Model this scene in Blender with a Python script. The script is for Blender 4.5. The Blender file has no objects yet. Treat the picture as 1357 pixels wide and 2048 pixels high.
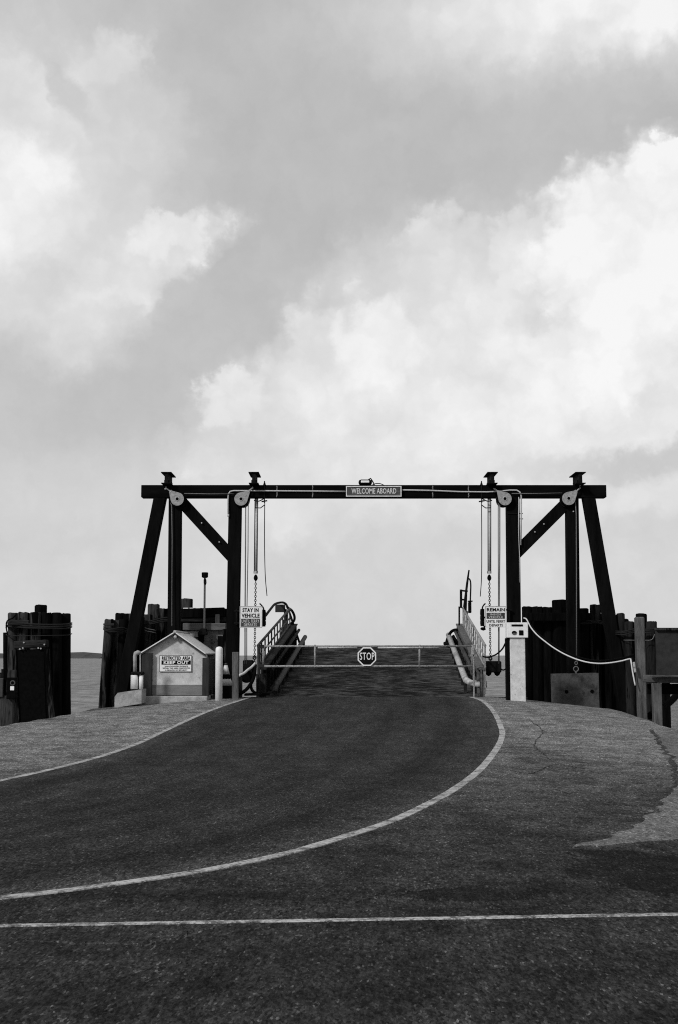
import bpy, bmesh, math, random
from mathutils import Vector, Matrix, noise
R = math.radians
PI = math.pi
rnd = random.Random(7)
scene = bpy.context.scene
COL = scene.collection

# ------------------------------------------------------------------ camera
F = 2560.0                       # focal length in pixels of the 1357 x 2048 photograph
TH = math.atan((1310 - 1024) / F)
cam_d = bpy.data.cameras.new('camera')
cam = bpy.data.objects.new('camera', cam_d); COL.objects.link(cam)
cam_d.sensor_fit = 'VERTICAL'; cam_d.sensor_height = 36.0; cam_d.lens = 45.0
cam_d.clip_start = 0.1; cam_d.clip_end = 20000
cam.location = (0, 0, 0); cam.rotation_euler = (PI / 2 + TH, 0, 0)
scene.camera = cam
scene.cycles.use_denoising = False
scene.cycles.filter_width = 1.1
scene.render.resolution_x = 678; scene.render.resolution_y = 1024

def P(px, py, Y):
    """world point seen at photo pixel (px, py) at the depth Y metres in front of the viewer"""
    xc = (px - 678.5) / F; yc = -(py - 1024) / F
    dz = math.sin(TH) + yc * math.cos(TH); dy = math.cos(TH) - yc * math.sin(TH)
    return Vector((xc * Y / dy, Y, dz * Y / dy))

def azel(px, py):
    v = P(px, py, 10.0)
    return math.atan2(v.x, v.y), math.atan2(v.z, math.hypot(v.x, v.y))

# ------------------------------------------------------------------ view / sky / sun
scene.view_settings.view_transform = 'Standard'
scene.view_settings.look = 'None'
scene.view_settings.exposure = 0.0
scene.view_settings.gamma = 1.0
scene.view_settings.use_curve_mapping = False

SUN_EL = R(34); SUN_AZ = R(-138)     # azimuth from +Y, clockwise seen from above: behind the viewer, left
world = bpy.data.worlds.new('World'); scene.world = world
world.use_nodes = True
wt = world.node_tree; wn = wt.nodes; wl = wt.links
for n in list(wn): wn.remove(n)

class G:
    """tiny node-graph helper"""
    def __init__(s, tree): s.t = tree
    def node(s, typ, **kw):
        n = s.t.nodes.new(typ)
        for k, v in kw.items(): setattr(n, k, v)
        return n
    def link(s, a, b): s.t.links.new(a, b)
    def put(s, sock, v):
        if hasattr(v, 'is_output'): s.link(v, sock)
        else: sock.default_value = v
    def m(s, op, a, b=0.0, c=0.0, clamp=False):
        n = s.node('ShaderNodeMath', operation=op, use_clamp=clamp)
        s.put(n.inputs[0], a); s.put(n.inputs[1], b); s.put(n.inputs[2], c)
        return n.outputs[0]
    def noise(s, vec, scale, detail=4, rough=0.55, dist=0.0, lac=2.0):
        n = s.node('ShaderNodeTexNoise')
        if vec is not None: s.link(vec, n.inputs['Vector'])
        n.inputs['Scale'].default_value = scale; n.inputs['Detail'].default_value = detail
        n.inputs['Roughness'].default_value = rough; n.inputs['Distortion'].default_value = dist
        return n
    def mapr(s, v, a, b, c=0.0, d=1.0, mode='SMOOTHSTEP'):
        n = s.node('ShaderNodeMapRange', interpolation_type=mode)
        s.put(n.inputs[0], v); s.put(n.inputs[1], a); s.put(n.inputs[2], b); s.put(n.inputs[3], c); s.put(n.inputs[4], d)
        return n.outputs[0]
    def comb(s, x, y, z=0.0):
        n = s.node('ShaderNodeCombineXYZ')
        s.put(n.inputs[0], x); s.put(n.inputs[1], y); s.put(n.inputs[2], z)
        return n.outputs[0]

def srgb(v):
    v /= 255.0
    return v / 12.92 if v <= .04045 else ((v + .055) / 1.055) ** 2.4

g = G(wt)
tc = g.node('ShaderNodeTexCoord')
sep = g.node('ShaderNodeSeparateXYZ'); g.link(tc.outputs['Generated'], sep.inputs[0])
X, Y_, Z = sep.outputs
az = g.m('ARCTAN2', X, Y_)
hor = g.m('SQRT', g.m('ADD', g.m('MULTIPLY', X, X), g.m('MULTIPLY', Y_, Y_)))
el = g.m('ARCTAN2', Z, hor)
flat = g.comb(az, el, 0.0)
# billowing displacement of the cloud outlines
nA = g.noise(flat, 9.0, 3, 0.5); nB = g.noise(flat, 38.0, 5, 0.62)
def cen(n, amp):
    a = g.node('ShaderNodeVectorMath', operation='SUBTRACT'); g.link(n.outputs['Color'], a.inputs[0]); a.inputs[1].default_value = (.5, .5, .5)
    b = g.node('ShaderNodeVectorMath', operation='SCALE'); g.link(a.outputs[0], b.inputs[0]); b.inputs['Scale'].default_value = amp
    return b.outputs[0]
def vadd(a, b):
    n = g.node('ShaderNodeVectorMath', operation='ADD'); g.link(a, n.inputs[0]); g.link(b, n.inputs[1]); return n.outputs[0]
nD = g.noise(flat, 105.0, 4, 0.6)
warp = vadd(vadd(vadd(flat, cen(nA, 0.022)), cen(nB, 0.036)), cen(nD, 0.009))

def vor(vec, scale, sm):
    n = g.node('ShaderNodeTexVoronoi', feature='SMOOTH_F1', voronoi_dimensions='2D'); g.link(vec, n.inputs['Vector'])
    n.inputs['Scale'].default_value = scale; n.inputs['Smoothness'].default_value = sm
    return g.m('SUBTRACT', 0.42, n.outputs['Distance'])
wl2 = vadd(vadd(flat, cen(nB, 0.022)), cen(nD, 0.012))
bill = g.m('ADD', g.m('ADD', g.m('MULTIPLY', vor(wl2, 17.0, .35), 1.0), g.m('MULTIPLY', vor(wl2, 39.0, .3), .55)), g.m('MULTIPLY', vor(wl2, 88.0, .3), .30))   # about -.4 .. +.6

def blob(px, py, rx, ry, rot, soft, vec=warp):
    """soft-edged cloud mass centred in direction (px, py); radii in photo pixels; returns 0..1"""
    a, e = azel(px, py)
    s = g.node('ShaderNodeVectorMath', operation='SUBTRACT'); g.link(vec, s.inputs[0]); s.inputs[1].default_value = (a, e, 0)
    r = g.node('ShaderNodeVectorRotate', rotation_type='Z_AXIS'); g.link(s.outputs[0], r.inputs['Vector']); r.inputs['Angle'].default_value = R(-rot)
    q = g.node('ShaderNodeVectorMath', operation='MULTIPLY'); g.link(r.outputs[0], q.inputs[0])
    q.inputs[1].default_value = (F / rx, F / ry, 0)
    l = g.node('ShaderNodeVectorMath', operation='LENGTH'); g.link(q.outputs[0], l.inputs[0])
    k = 62.0 / (0.5 * (rx + ry)) if soft < .5 else 30.0 / (0.5 * (rx + ry))
    return g.mapr(g.m('SUBTRACT', l.outputs['Value'], g.m('MULTIPLY', bill, k)), 1.0 - soft, 1.0 + soft, 1.0, 0.0)

# clear-ish grey sky between the clouds: lighter to the horizon
el_top = azel(678, 0)[1]
base = g.mapr(el, 0.0, 0.30, srgb(212), srgb(192))
base = g.m('ADD', base, g.m('MULTIPLY', g.m('SUBTRACT', nA.outputs['Fac'], 0.5), 0.10))
# each entry: px, py, rx, ry, rotation, softness, target grey, opacity
CL = [
    (1290, -30, 520, 120, 4, .7, 252, .95), (120, 10, 300, 90, 0, .8, 204, .4),
    (880, 215, 330, 22, 22, 1.0, 206, .35), (620, 290, 420, 210, 15, .9, 190, .5), (1180, 205, 260, 60, 8, .9, 196, .5),
    (150, 330, 210, 230, 20, .7, 222, .5), (60, 370, 250, 260, 20, .55, 228, .75), (-20, 400, 170, 190, 0, .6, 248, .85),
    (212, 112, 62, 66, 30, .42, 228, .75), (262, 215, 95, 60, -50, .4, 216, .6), (60, 215, 110, 55, -10, .35, 224, .65), (230, 300, 60, 90, 0, .45, 224, .6), (330, 230, 60, 50, 0, .6, 210, .5),
    (150, 195, 80, 24, -45, .6, 192, .5),
    (290, 520, 165, 60, 27, .36, 230, .8), (350, 470, 75, 42, 12, .34, 238, .7), (170, 630, 120, 85, 35, .6, 232, .65), (190, 420, 130, 60, 10, .6, 216, .4),
    (185, 840, 200, 60, 15, .9, 190, .65), (60, 560, 110, 45, 10, .8, 200, .5),
    (930, 720, 370, 270, 10, .30, 226, .8), (1180, 770, 420, 270, 8, .6, 238, .88),
    (895, 500, 100, 78, 20, .22, 226, .75), (1060, 490, 95, 85, -5, .18, 232, .8),
    (640, 870, 300, 190, 25, .28, 228, .8), (470, 810, 75, 62, 20, .32, 236, .7), (640, 690, 85, 85, 20, .3, 230, .8),
    (735, 690, 90, 100, -10, .28, 244, .85), (820, 810, 210, 120, -15, .7, 242, .6), (600, 800, 120, 80, 0, .6, 236, .5),
    (980, 630, 110, 70, 30, .5, 238, .6), (1085, 600, 50, 50, 0, .6, 212, .5), (700, 640, 16, 22, 0, .8, 212, .5),
    (1290, 500, 180, 200, -8, .18, 252, .95), (1335, 365, 115, 78, 8, .09, 253, .95), (1235, 400, 55, 62, 0, .10, 250, .92), (1160, 550, 95, 85, -20, .32, 249, .85),
    (1130, 648, 75, 20, -8, .5, 214, .7), (1240, 690, 190, 100, 10, .35, 249, .8), (1060, 790, 95, 80, 0, .5, 242, .6),
    (1300, 925, 230, 28, 3, .8, 188, .7), (1200, 1065, 330, 32, 2, .9, 198, .6), (150, 925, 280, 30, 6, .8, 208, .5), (40, 1000, 260, 50, 0, .9, 218, .5), (680, 985, 340, 60, 0, .9, 222, .4),
]
val = base
for (px, py, rx, ry, rot, soft, tone, op) in CL:
    mk = blob(px, py, rx, ry, rot, soft)
    mk = g.m('MULTIPLY', mk, op)
    mx = g.node('ShaderNodeMix', data_type='FLOAT'); g.put(mx.inputs[0], mk); g.put(mx.inputs[2], val); mx.inputs[3].default_value = srgb(tone)
    val = mx.outputs[0]
# relief inside the clouds
nC = g.noise(warp, 26.0, 6, 0.6)
val = g.m('MULTIPLY', val, g.mapr(nC.outputs['Fac'], 0.25, 0.75, 0.94, 1.06, 'LINEAR'))
dens = g.mapr(val, srgb(205), srgb(232))
val = g.m('MULTIPLY', val, g.m('ADD', 1.0, g.m('MULTIPLY', g.m('MULTIPLY', bill, dens), .16)))
val = g.m('MINIMUM', val, .98)
# the physical sky, greyed, supplies part of the light behind the cloud
sky = g.node('ShaderNodeTexSky', sky_type='NISHITA'); sky.sun_disc = False
sky.sun_elevation = SUN_EL; sky.sun_rotation = SUN_AZ
bw = g.node('ShaderNodeRGBToBW'); g.link(sky.outputs[0], bw.inputs[0])
tot = g.m('ADD', g.m('MULTIPLY', val, 9.0), g.m('MULTIPLY', g.m('MINIMUM', bw.outputs[0], 10.0), 0.13))
bg = g.node('ShaderNodeBackground'); g.link(tot, bg.inputs['Color']); bg.inputs['Strength'].default_value = 0.1
wo = g.node('ShaderNodeOutputWorld'); g.link(bg.outputs[0], wo.inputs[0])

sd = bpy.data.lights.new('sun', 'SUN'); sd.energy = 2.6; sd.angle = R(6); sd.color = (1, 1, 1)
so = bpy.data.objects.new('sun', sd); COL.objects.link(so)
sdir = Vector((math.sin(SUN_AZ) * math.cos(SUN_EL), math.cos(SUN_AZ) * math.cos(SUN_EL), math.sin(SUN_EL)))
so.rotation_euler = sdir.to_track_quat('Z', 'Y').to_euler(); so.location = sdir * 60

# ------------------------------------------------------------------ materials (all neutral: the place is seen in black and white)
MATS = {}
def material(name, lo, hi, scale=6.0, stretch=(1, 1, 1), rough=0.8, metal=0.0, bump=0.3, bscale=None, fine=0.0, spec=0.3, dist=0.01, spots=None):
    if name in MATS: return MATS[name]
    m = bpy.data.materials.new(name); m.use_nodes = True
    t = m.node_tree; gg = G(t); b = t.nodes['Principled BSDF']
    c = gg.node('ShaderNodeTexCoord'); oi = gg.node('ShaderNodeObjectInfo')
    off = gg.m('MULTIPLY', oi.outputs['Random'], 37.0)
    mp = gg.node('ShaderNodeMapping'); gg.link(c.outputs['Object'], mp.inputs[0]); mp.inputs['Scale'].default_value = stretch
    ad = gg.node('ShaderNodeVectorMath', operation='ADD'); gg.link(mp.outputs[0], ad.inputs[0]); gg.link(gg.comb(off, off, off), ad.inputs[1])
    v = ad.outputs[0]
    n1 = gg.noise(v, scale, 6, 0.62); n2 = gg.noise(v, scale * 7.3, 4, 0.6)
    f = gg.m('ADD', gg.m('MULTIPLY', n1.outputs['Fac'], 0.65), gg.m('MULTIPLY', n2.outputs['Fac'], 0.35))
    val = gg.mapr(f, 0.36, 0.64, lo, hi, 'LINEAR')
    if spots:                       # darker rust/dirt blotches: (value, threshold, scale)
        n3 = gg.noise(v, spots[2], 5, 0.7)
        k = gg.mapr(n3.outputs['Fac'], spots[1], spots[1] + 0.06)
        mx = gg.node('ShaderNodeMix', data_type='FLOAT'); gg.put(mx.inputs[0], k); gg.put(mx.inputs[2], val); mx.inputs[3].default_value = spots[0]; val = mx.outputs[0]
    gg.link(gg.comb(val, val, val), b.inputs['Base Color'])
    b.inputs['Metallic'].default_value = metal; b.inputs['Specular IOR Level'].default_value = spec
    gg.link(gg.mapr(n2.outputs['Fac'], .3, .7, max(rough - .12, .05), min(rough + .12, 1), 'LINEAR'), b.inputs['Roughness'])
    bp = gg.node('ShaderNodeBump'); bp.inputs['Strength'].default_value = bump; bp.inputs['Distance'].default_value = dist
    gg.link(f, bp.inputs['Height']); gg.link(bp.outputs[0], b.inputs['Normal'])
    MATS[name] = m
    return m

M_creo = material('creosoted_timber', .0022, .0065, 5, (1, 1, .18), .9, bump=.5, dist=.008, spec=.02)
M_beam = material('creosoted_beam', .002, .006, 5, (.15, 1, 1), .9, bump=.5, dist=.008, spec=.02)
M_pile = material('weathered_pile', .004, .06, 7, (1, 1, .10), .95, bump=.9, dist=.02, spec=.02, spots=(.002, .52, 3))
M_pile_dark = material('tarred_pile', .001, .007, 7, (1, 1, .10), .95, bump=.8, dist=.02, spec=.01)
M_pile_mid = material('dark_weathered_pile', .002, .026, 7, (1, 1, .10), .95, bump=.9, dist=.02, spec=.02, spots=(.001, .52, 3))
M_wale = material('weathered_wale', .004, .04, 6, (.15, 1, 1), .95, bump=.8, dist=.02, spec=.02)
M_post = material('grey_timber', .03, .13, 9, (1, 1, .15), .9, bump=.6, dist=.01, spec=.15)
M_rail = material('grey_rail_timber', .02, .11, 9, (.15, 1, 1), .9, bump=.6, dist=.01, spec=.15)
M_steel_dark = material('dark_steel', .003, .012, 8, rough=.8, bump=.2, spec=.04)
M_black = material('black_rubber', .0012, .004, 12, rough=.8, bump=.15, spec=.03)
M_galv = material('galvanised_steel', .26, .50, 14, rough=.5, metal=.25, bump=.1, spots=(.10, .60, 9))
M_strap = material('worn_strap', .04, .35, 30, rough=.8, bump=.2, spots=(.01, .5, 26))
M_cable = material('steel_cable', .07, .18, 40, rough=.6, metal=.2, bump=.2)
M_conduit = material('grey_conduit', .32, .5, 20, rough=.6, bump=.1)
M_rust = material('rusty_chain', .003, .015, 30, rough=.9, bump=.4)
M_sheave = material('pulley_plate', .16, .38, 16, rough=.6, metal=.1, bump=.2, spots=(.07, .62, 14))
M_white = material('white_paint', .62, .80, 10, rough=.6, bump=.1, spots=(.40, .64, 14))
M_sign = material('sign_face', .66, .80, 8, rough=.5, bump=.03, spots=(.42, .66, 9))
M_ink = material('black_ink', .004, .009, 8, rough=.8, bump=.02, spec=.05)
M_greyink = material('dark_sign_panel', .025, .05, 8, rough=.8, bump=.02)
M_welcome = material('weathered_sign_board', .03, .09, 14, (.3, 1, 1), rough=.8, bump=.2)
M_letter = material('pale_letters', .45, .75, 20, rough=.7, bump=.05)
M_conc = material('concrete', .20, .40, 7, rough=.95, bump=.6, dist=.008, spots=(.18, .62, 6))
M_conc_dark = material('stained_concrete', .025, .085, 6, rough=.95, bump=.6, dist=.008, spots=(.03, .6, 5))
M_pale = material('pale_concrete_pedestal', .42, .64, 8, rough=.9, bump=.5, dist=.006, spots=(.26, .62, 7))
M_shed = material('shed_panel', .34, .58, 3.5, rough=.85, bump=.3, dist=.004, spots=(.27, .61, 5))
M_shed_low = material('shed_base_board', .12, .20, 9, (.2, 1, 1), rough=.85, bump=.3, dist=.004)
M_shed_post = material('shed_timber_and_wall_shade', .010, .035, 9, (1, 1, .2), rough=.9, bump=.4, dist=.006)
M_roof = material('shed_roof_sheet', .55, .72, 8, rough=.7, bump=.2)
M_hut = material('utility_hut_wall', .07, .20, 6, rough=.9, bump=.4, spots=(.04, .6, 7))
M_hutroof = material('utility_hut_fascia', .05, .13, 12, (.2, 1, 1), rough=.9, bump=.4)
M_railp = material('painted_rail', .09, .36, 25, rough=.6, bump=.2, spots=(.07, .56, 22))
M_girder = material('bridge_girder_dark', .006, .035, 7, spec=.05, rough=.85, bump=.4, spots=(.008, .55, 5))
M_girder_l = material('bridge_girder_worn_lit', .03, .14, 9, rough=.85, bump=.5, spots=(.04, .56, 7))  # worn girder, with sunlight on the right-hand side put into its paler colour
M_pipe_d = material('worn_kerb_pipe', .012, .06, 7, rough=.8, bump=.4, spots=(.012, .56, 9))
M_pipe_l = material('lit_kerb_pipe', .22, .50, 7, rough=.8, bump=.4, spots=(.08, .60, 9))
M_wallpanel = material('grey_sheet_wall', .020, .040, 5, spec=.05, rough=.85, bump=.3)
M_hose = material('pale_hose', .42, .60, 20, rough=.5, bump=.05)
M_lens = material('lamp_lens', .7, .85, 10, rough=.25, bump=.0)
M_cone = material('cone_pale', .45, .6, 10, rough=.7, bump=.1)
M_island = material('far_scrub', .03, .06, .02, rough=1, bump=0)

def ground_material(name, kind):
    m = bpy.data.materials.new(name); m.use_nodes = True
    t = m.node_tree; gg = G(t); b = t.nodes['Principled BSDF']
    c = gg.node('ShaderNodeTexCoord'); v = c.outputs['Object']
    sp = gg.node('ShaderNodeSeparateXYZ'); gg.link(v, sp.inputs[0])
    big = gg.noise(v, .35, 5, .6); mid = gg.noise(v, 2.2, 6, .65)
    lon = gg.node('ShaderNodeMapping'); gg.link(v, lon.inputs[0]); lon.inputs['Scale'].default_value = (1, .33, 1); lv = lon.outputs[0]
    agg = gg.noise(lv, 27.0, 7, .88); crs = gg.noise(lv, 4.2, 9, .95); vor = gg.node('ShaderNodeTexVoronoi'); gg.link(lv, vor.inputs['Vector']); vor.inputs['Scale'].default_value = 88.0
    stone = gg.node('ShaderNodeSeparateColor'); gg.link(vor.outputs['Color'], stone.inputs[0])
    stretch = gg.node('ShaderNodeMapping'); gg.link(v, stretch.inputs[0]); stretch.inputs['Scale'].default_value = (.9, .35, 1)
    st = gg.noise(stretch.outputs[0], 1.3, 5, .6)
    if kind == 'land':
        # sandy dust thins out from the shore towards the travelled road
        far = gg.mapr(sp.outputs[1], 7.5, 29.0)
        wob = gg.m('ADD', far, gg.m('MULTIPLY', gg.m('SUBTRACT', st.outputs['Fac'], .5), .55))
        side = gg.mapr(gg.m('ABSOLUTE', gg.m('SUBTRACT', sp.outputs[0], .5)), 1.0, 6.0, .0, .35)
        dust = gg.m('ADD', gg.m('MULTIPLY', wob, .85), gg.m('MULTIPLY', side, far), clamp=True)
        val = gg.mapr(dust, 0, 1, .0265, .160, 'LINEAR')
        patch = gg.mapr(mid.outputs['Fac'], .38, .60, .66, 1.22, 'LINEAR')
        for (cx, cy, rx, ry, dk) in STAINS:
            dx = gg.m('DIVIDE', gg.m('SUBTRACT', sp.outputs[0], cx), rx); dy = gg.m('DIVIDE', gg.m('SUBTRACT', sp.outputs[1], cy), ry)
            rr = gg.m('SQRT', gg.m('ADD', gg.m('MULTIPLY', dx, dx), gg.m('MULTIPLY', dy, dy)))
            rr = gg.m('ADD', rr, gg.m('MULTIPLY', gg.m('SUBTRACT', crs.outputs['Fac'], .5), 1.3))
            rr = gg.m('ADD', rr, gg.m('MULTIPLY', gg.m('SUBTRACT', mid.outputs['Fac'], .5), 1.0))
            patch = gg.m('MULTIPLY', patch, gg.mapr(rr, .80, 1.12, dk, 1.0))
        k = 1.0
    elif kind == 'lane':
        edge = gg.mapr(sp.outputs[1], 8.0, 34.0, .0255, .0270)
        um = gg.node('ShaderNodeUVMap'); mp2 = gg.node('ShaderNodeMapping'); gg.link(um.outputs[0], mp2.inputs[0]); mp2.inputs['Scale'].default_value = (9.0, .05, 1)
        tr = gg.noise(mp2.outputs[0], 1.0, 5, .65)                       # wheel tracks follow the lane
        us = gg.node('ShaderNodeSeparateXYZ'); gg.link(um.outputs[0], us.inputs[0])
        rub = gg.m('COSINE', gg.m('MULTIPLY', us.outputs[0], 25.1))
        edge = gg.m('MULTIPLY', edge, gg.mapr(tr.outputs['Fac'], .32, .68, .68, 1.42, 'LINEAR'))
        edge = gg.m('MULTIPLY', edge, gg.m('ADD', 1.0, gg.m('MULTIPLY', rub, .09)))
        side = gg.m('ABSOLUTE', gg.m('SUBTRACT', us.outputs[0], .5))
        edge = gg.m('MULTIPLY', edge, gg.mapr(gg.m('ADD', side, gg.m('MULTIPLY', gg.m('SUBTRACT', mid.outputs['Fac'], .5), .12)), .38, .5, 1.0, 1.45))
        val = gg.m('MULTIPLY', edge, gg.mapr(st.outputs['Fac'], .3, .7, .8, 1.25, 'LINEAR'))
        patch = gg.mapr(mid.outputs['Fac'], .35, .65, .85, 1.12, 'LINEAR')
    elif kind == 'patch':
        val = gg.mapr(st.outputs['Fac'], .3, .7, .008, .020, 'LINEAR')
        patch = gg.mapr(mid.outputs['Fac'], .35, .65, .75, 1.25, 'LINEAR')
    else:
        val = gg.mapr(big.outputs['Fac'], .3, .7, .10, .15, 'LINEAR')
        patch = gg.mapr(mid.outputs['Fac'], .35, .65, .85, 1.12, 'LINEAR')
    val = gg.m('MULTIPLY', val, patch)
    # aggregate: single stones lighter and darker than the binder
    amp = {'land': 1.0, 'lane': 1.0, 'patch': 1.0, 'sand': .55}[kind]
    sv = gg.mapr(stone.outputs[0], 0, 1, 1 - .55 * amp, 1 + .45 * amp, 'LINEAR')
    hot = gg.mapr(stone.outputs[1], .93, .95, 1.0, 1.0 + 1.5 * amp)
    val = gg.m('MULTIPLY', gg.m('MULTIPLY', val, sv), hot)
    val = gg.m('MULTIPLY', val, gg.mapr(agg.outputs['Fac'], .36, .64, .3, 1.7, 'LINEAR'))
    val = gg.m('MAXIMUM', gg.m('MULTIPLY', val, gg.mapr(crs.outputs['Fac'], .40, .60, .62, 1.38, 'LINEAR')), .002)
    gg.link(gg.comb(val, val, val), b.inputs['Base Color'])
    b.inputs['Roughness'].default_value = 1.0; b.inputs['Specular IOR Level'].default_value = .04
    bp = gg.node('ShaderNodeBump'); bp.inputs['Strength'].default_value = .5; bp.inputs['Distance'].default_value = .006
    gg.link(gg.m('ADD', stone.outputs[0], agg.outputs['Fac']), bp.inputs['Height']); gg.link(bp.outputs[0], b.inputs['Normal'])
    return m

def line_material():
    m = bpy.data.materials.new('worn_road_paint'); m.use_nodes = True
    t = m.node_tree; gg = G(t); b = t.nodes['Principled BSDF']
    c = gg.node('ShaderNodeTexCoord'); v = c.outputs['Object']
    n = gg.noise(v, 30, 4, .75); n2 = gg.noise(v, 3, 5, .7)
    f = gg.m('ADD', gg.m('MULTIPLY', n.outputs['Fac'], .6), gg.m('MULTIPLY', n2.outputs['Fac'], .4))
    val = gg.mapr(f, .40, .54, .08, .42, 'LINEAR')
    n3 = gg.noise(v, 5.5, 7, .8)
    val = gg.m('MULTIPLY', val, gg.mapr(n3.outputs['Fac'], .40, .50, .22, 1.0))
    gg.link(gg.comb(val, val, val), b.inputs['Base Color']); b.inputs['Roughness'].default_value = .9
    return m

def water_material():
    m = bpy.data.materials.new('sea_water'); m.use_nodes = True
    t = m.node_tree; gg = G(t); b = t.nodes['Principled BSDF']
    c = gg.node('ShaderNodeTexCoord')
    mp = gg.node('ShaderNodeMapping'); gg.link(c.outputs['Object'], mp.inputs[0]); mp.inputs['Scale'].default_value = (1, .55, 1)
    n1 = gg.noise(mp.outputs[0], .42, 8, .78); n2 = gg.noise(mp.outputs[0], .06, 4, .6)
    val = gg.mapr(n1.outputs['Fac'], .40, .60, .035, .21, 'LINEAR')
    val = gg.m('MULTIPLY', val, gg.mapr(n2.outputs['Fac'], .3, .7, .8, 1.2, 'LINEAR'))
    gg.link(gg.comb(val, val, val), b.inputs['Base Color'])
    b.inputs['Roughness'].default_value = .45; b.inputs['Specular IOR Level'].default_value = .22
    bp = gg.node('ShaderNodeBump'); bp.inputs['Strength'].default_value = .8; bp.inputs['Distance'].default_value = .25
    gg.link(n1.outputs['Fac'], bp.inputs['Height']); gg.link(bp.outputs[0], b.inputs['Normal'])
    return m

def deck_material():
    m = bpy.data.materials.new('ramp_deck_planks'); m.use_nodes = True
    t = m.node_tree; gg = G(t); b = t.nodes['Principled BSDF']
    c = gg.node('ShaderNodeTexCoord'); v = c.outputs['Object']
    sp = gg.node('ShaderNodeSeparateXYZ'); gg.link(v, sp.inputs[0])
    mp = gg.node('ShaderNodeMapping'); gg.link(v, mp.inputs[0]); mp.inputs['Scale'].default_value = (.9, 2.0, 1)
    st = gg.noise(mp.outputs[0], 2.2, 7, .68)
    bl = gg.noise(v, .7, 4, .6)
    f = gg.m('ADD', gg.m('MULTIPLY', st.outputs['Fac'], .7), gg.m('MULTIPLY', bl.outputs['Fac'], .3))
    f = gg.m('ADD', f, gg.mapr(sp.outputs[0], 1.6, 3.4, 0, .06))
    fl = gg.noise(mp.outputs[0], 5.0, 8, .9)
    val = gg.mapr(f, .46, .66, .006, .09, 'LINEAR')
    val = gg.m('ADD', val, gg.m('MULTIPLY', gg.mapr(fl.outputs['Fac'], .52, .62), gg.mapr(f, .47, .58, .0, .10)))
    board = gg.m('FRACT', gg.m('MULTIPLY', sp.outputs[1], 1 / .28))
    gap = gg.mapr(gg.m('ABSOLUTE', gg.m('SUBTRACT', board, .5)), .44, .49, 1.0, .5)
    val = gg.m('MULTIPLY', val, gap)
    gg.link(gg.comb(val, val, val), b.inputs['Base Color']); b.inputs['Roughness'].default_value = .95; b.inputs['Specular IOR Level'].default_value = .05
    bp = gg.node('ShaderNodeBump'); bp.inputs['Strength'].default_value = .7; bp.inputs['Distance'].default_value = .01
    gg.link(gg.m('MULTIPLY', f, gap), bp.inputs['Height']); gg.link(bp.outputs[0], b.inputs['Normal'])
    return m

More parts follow.
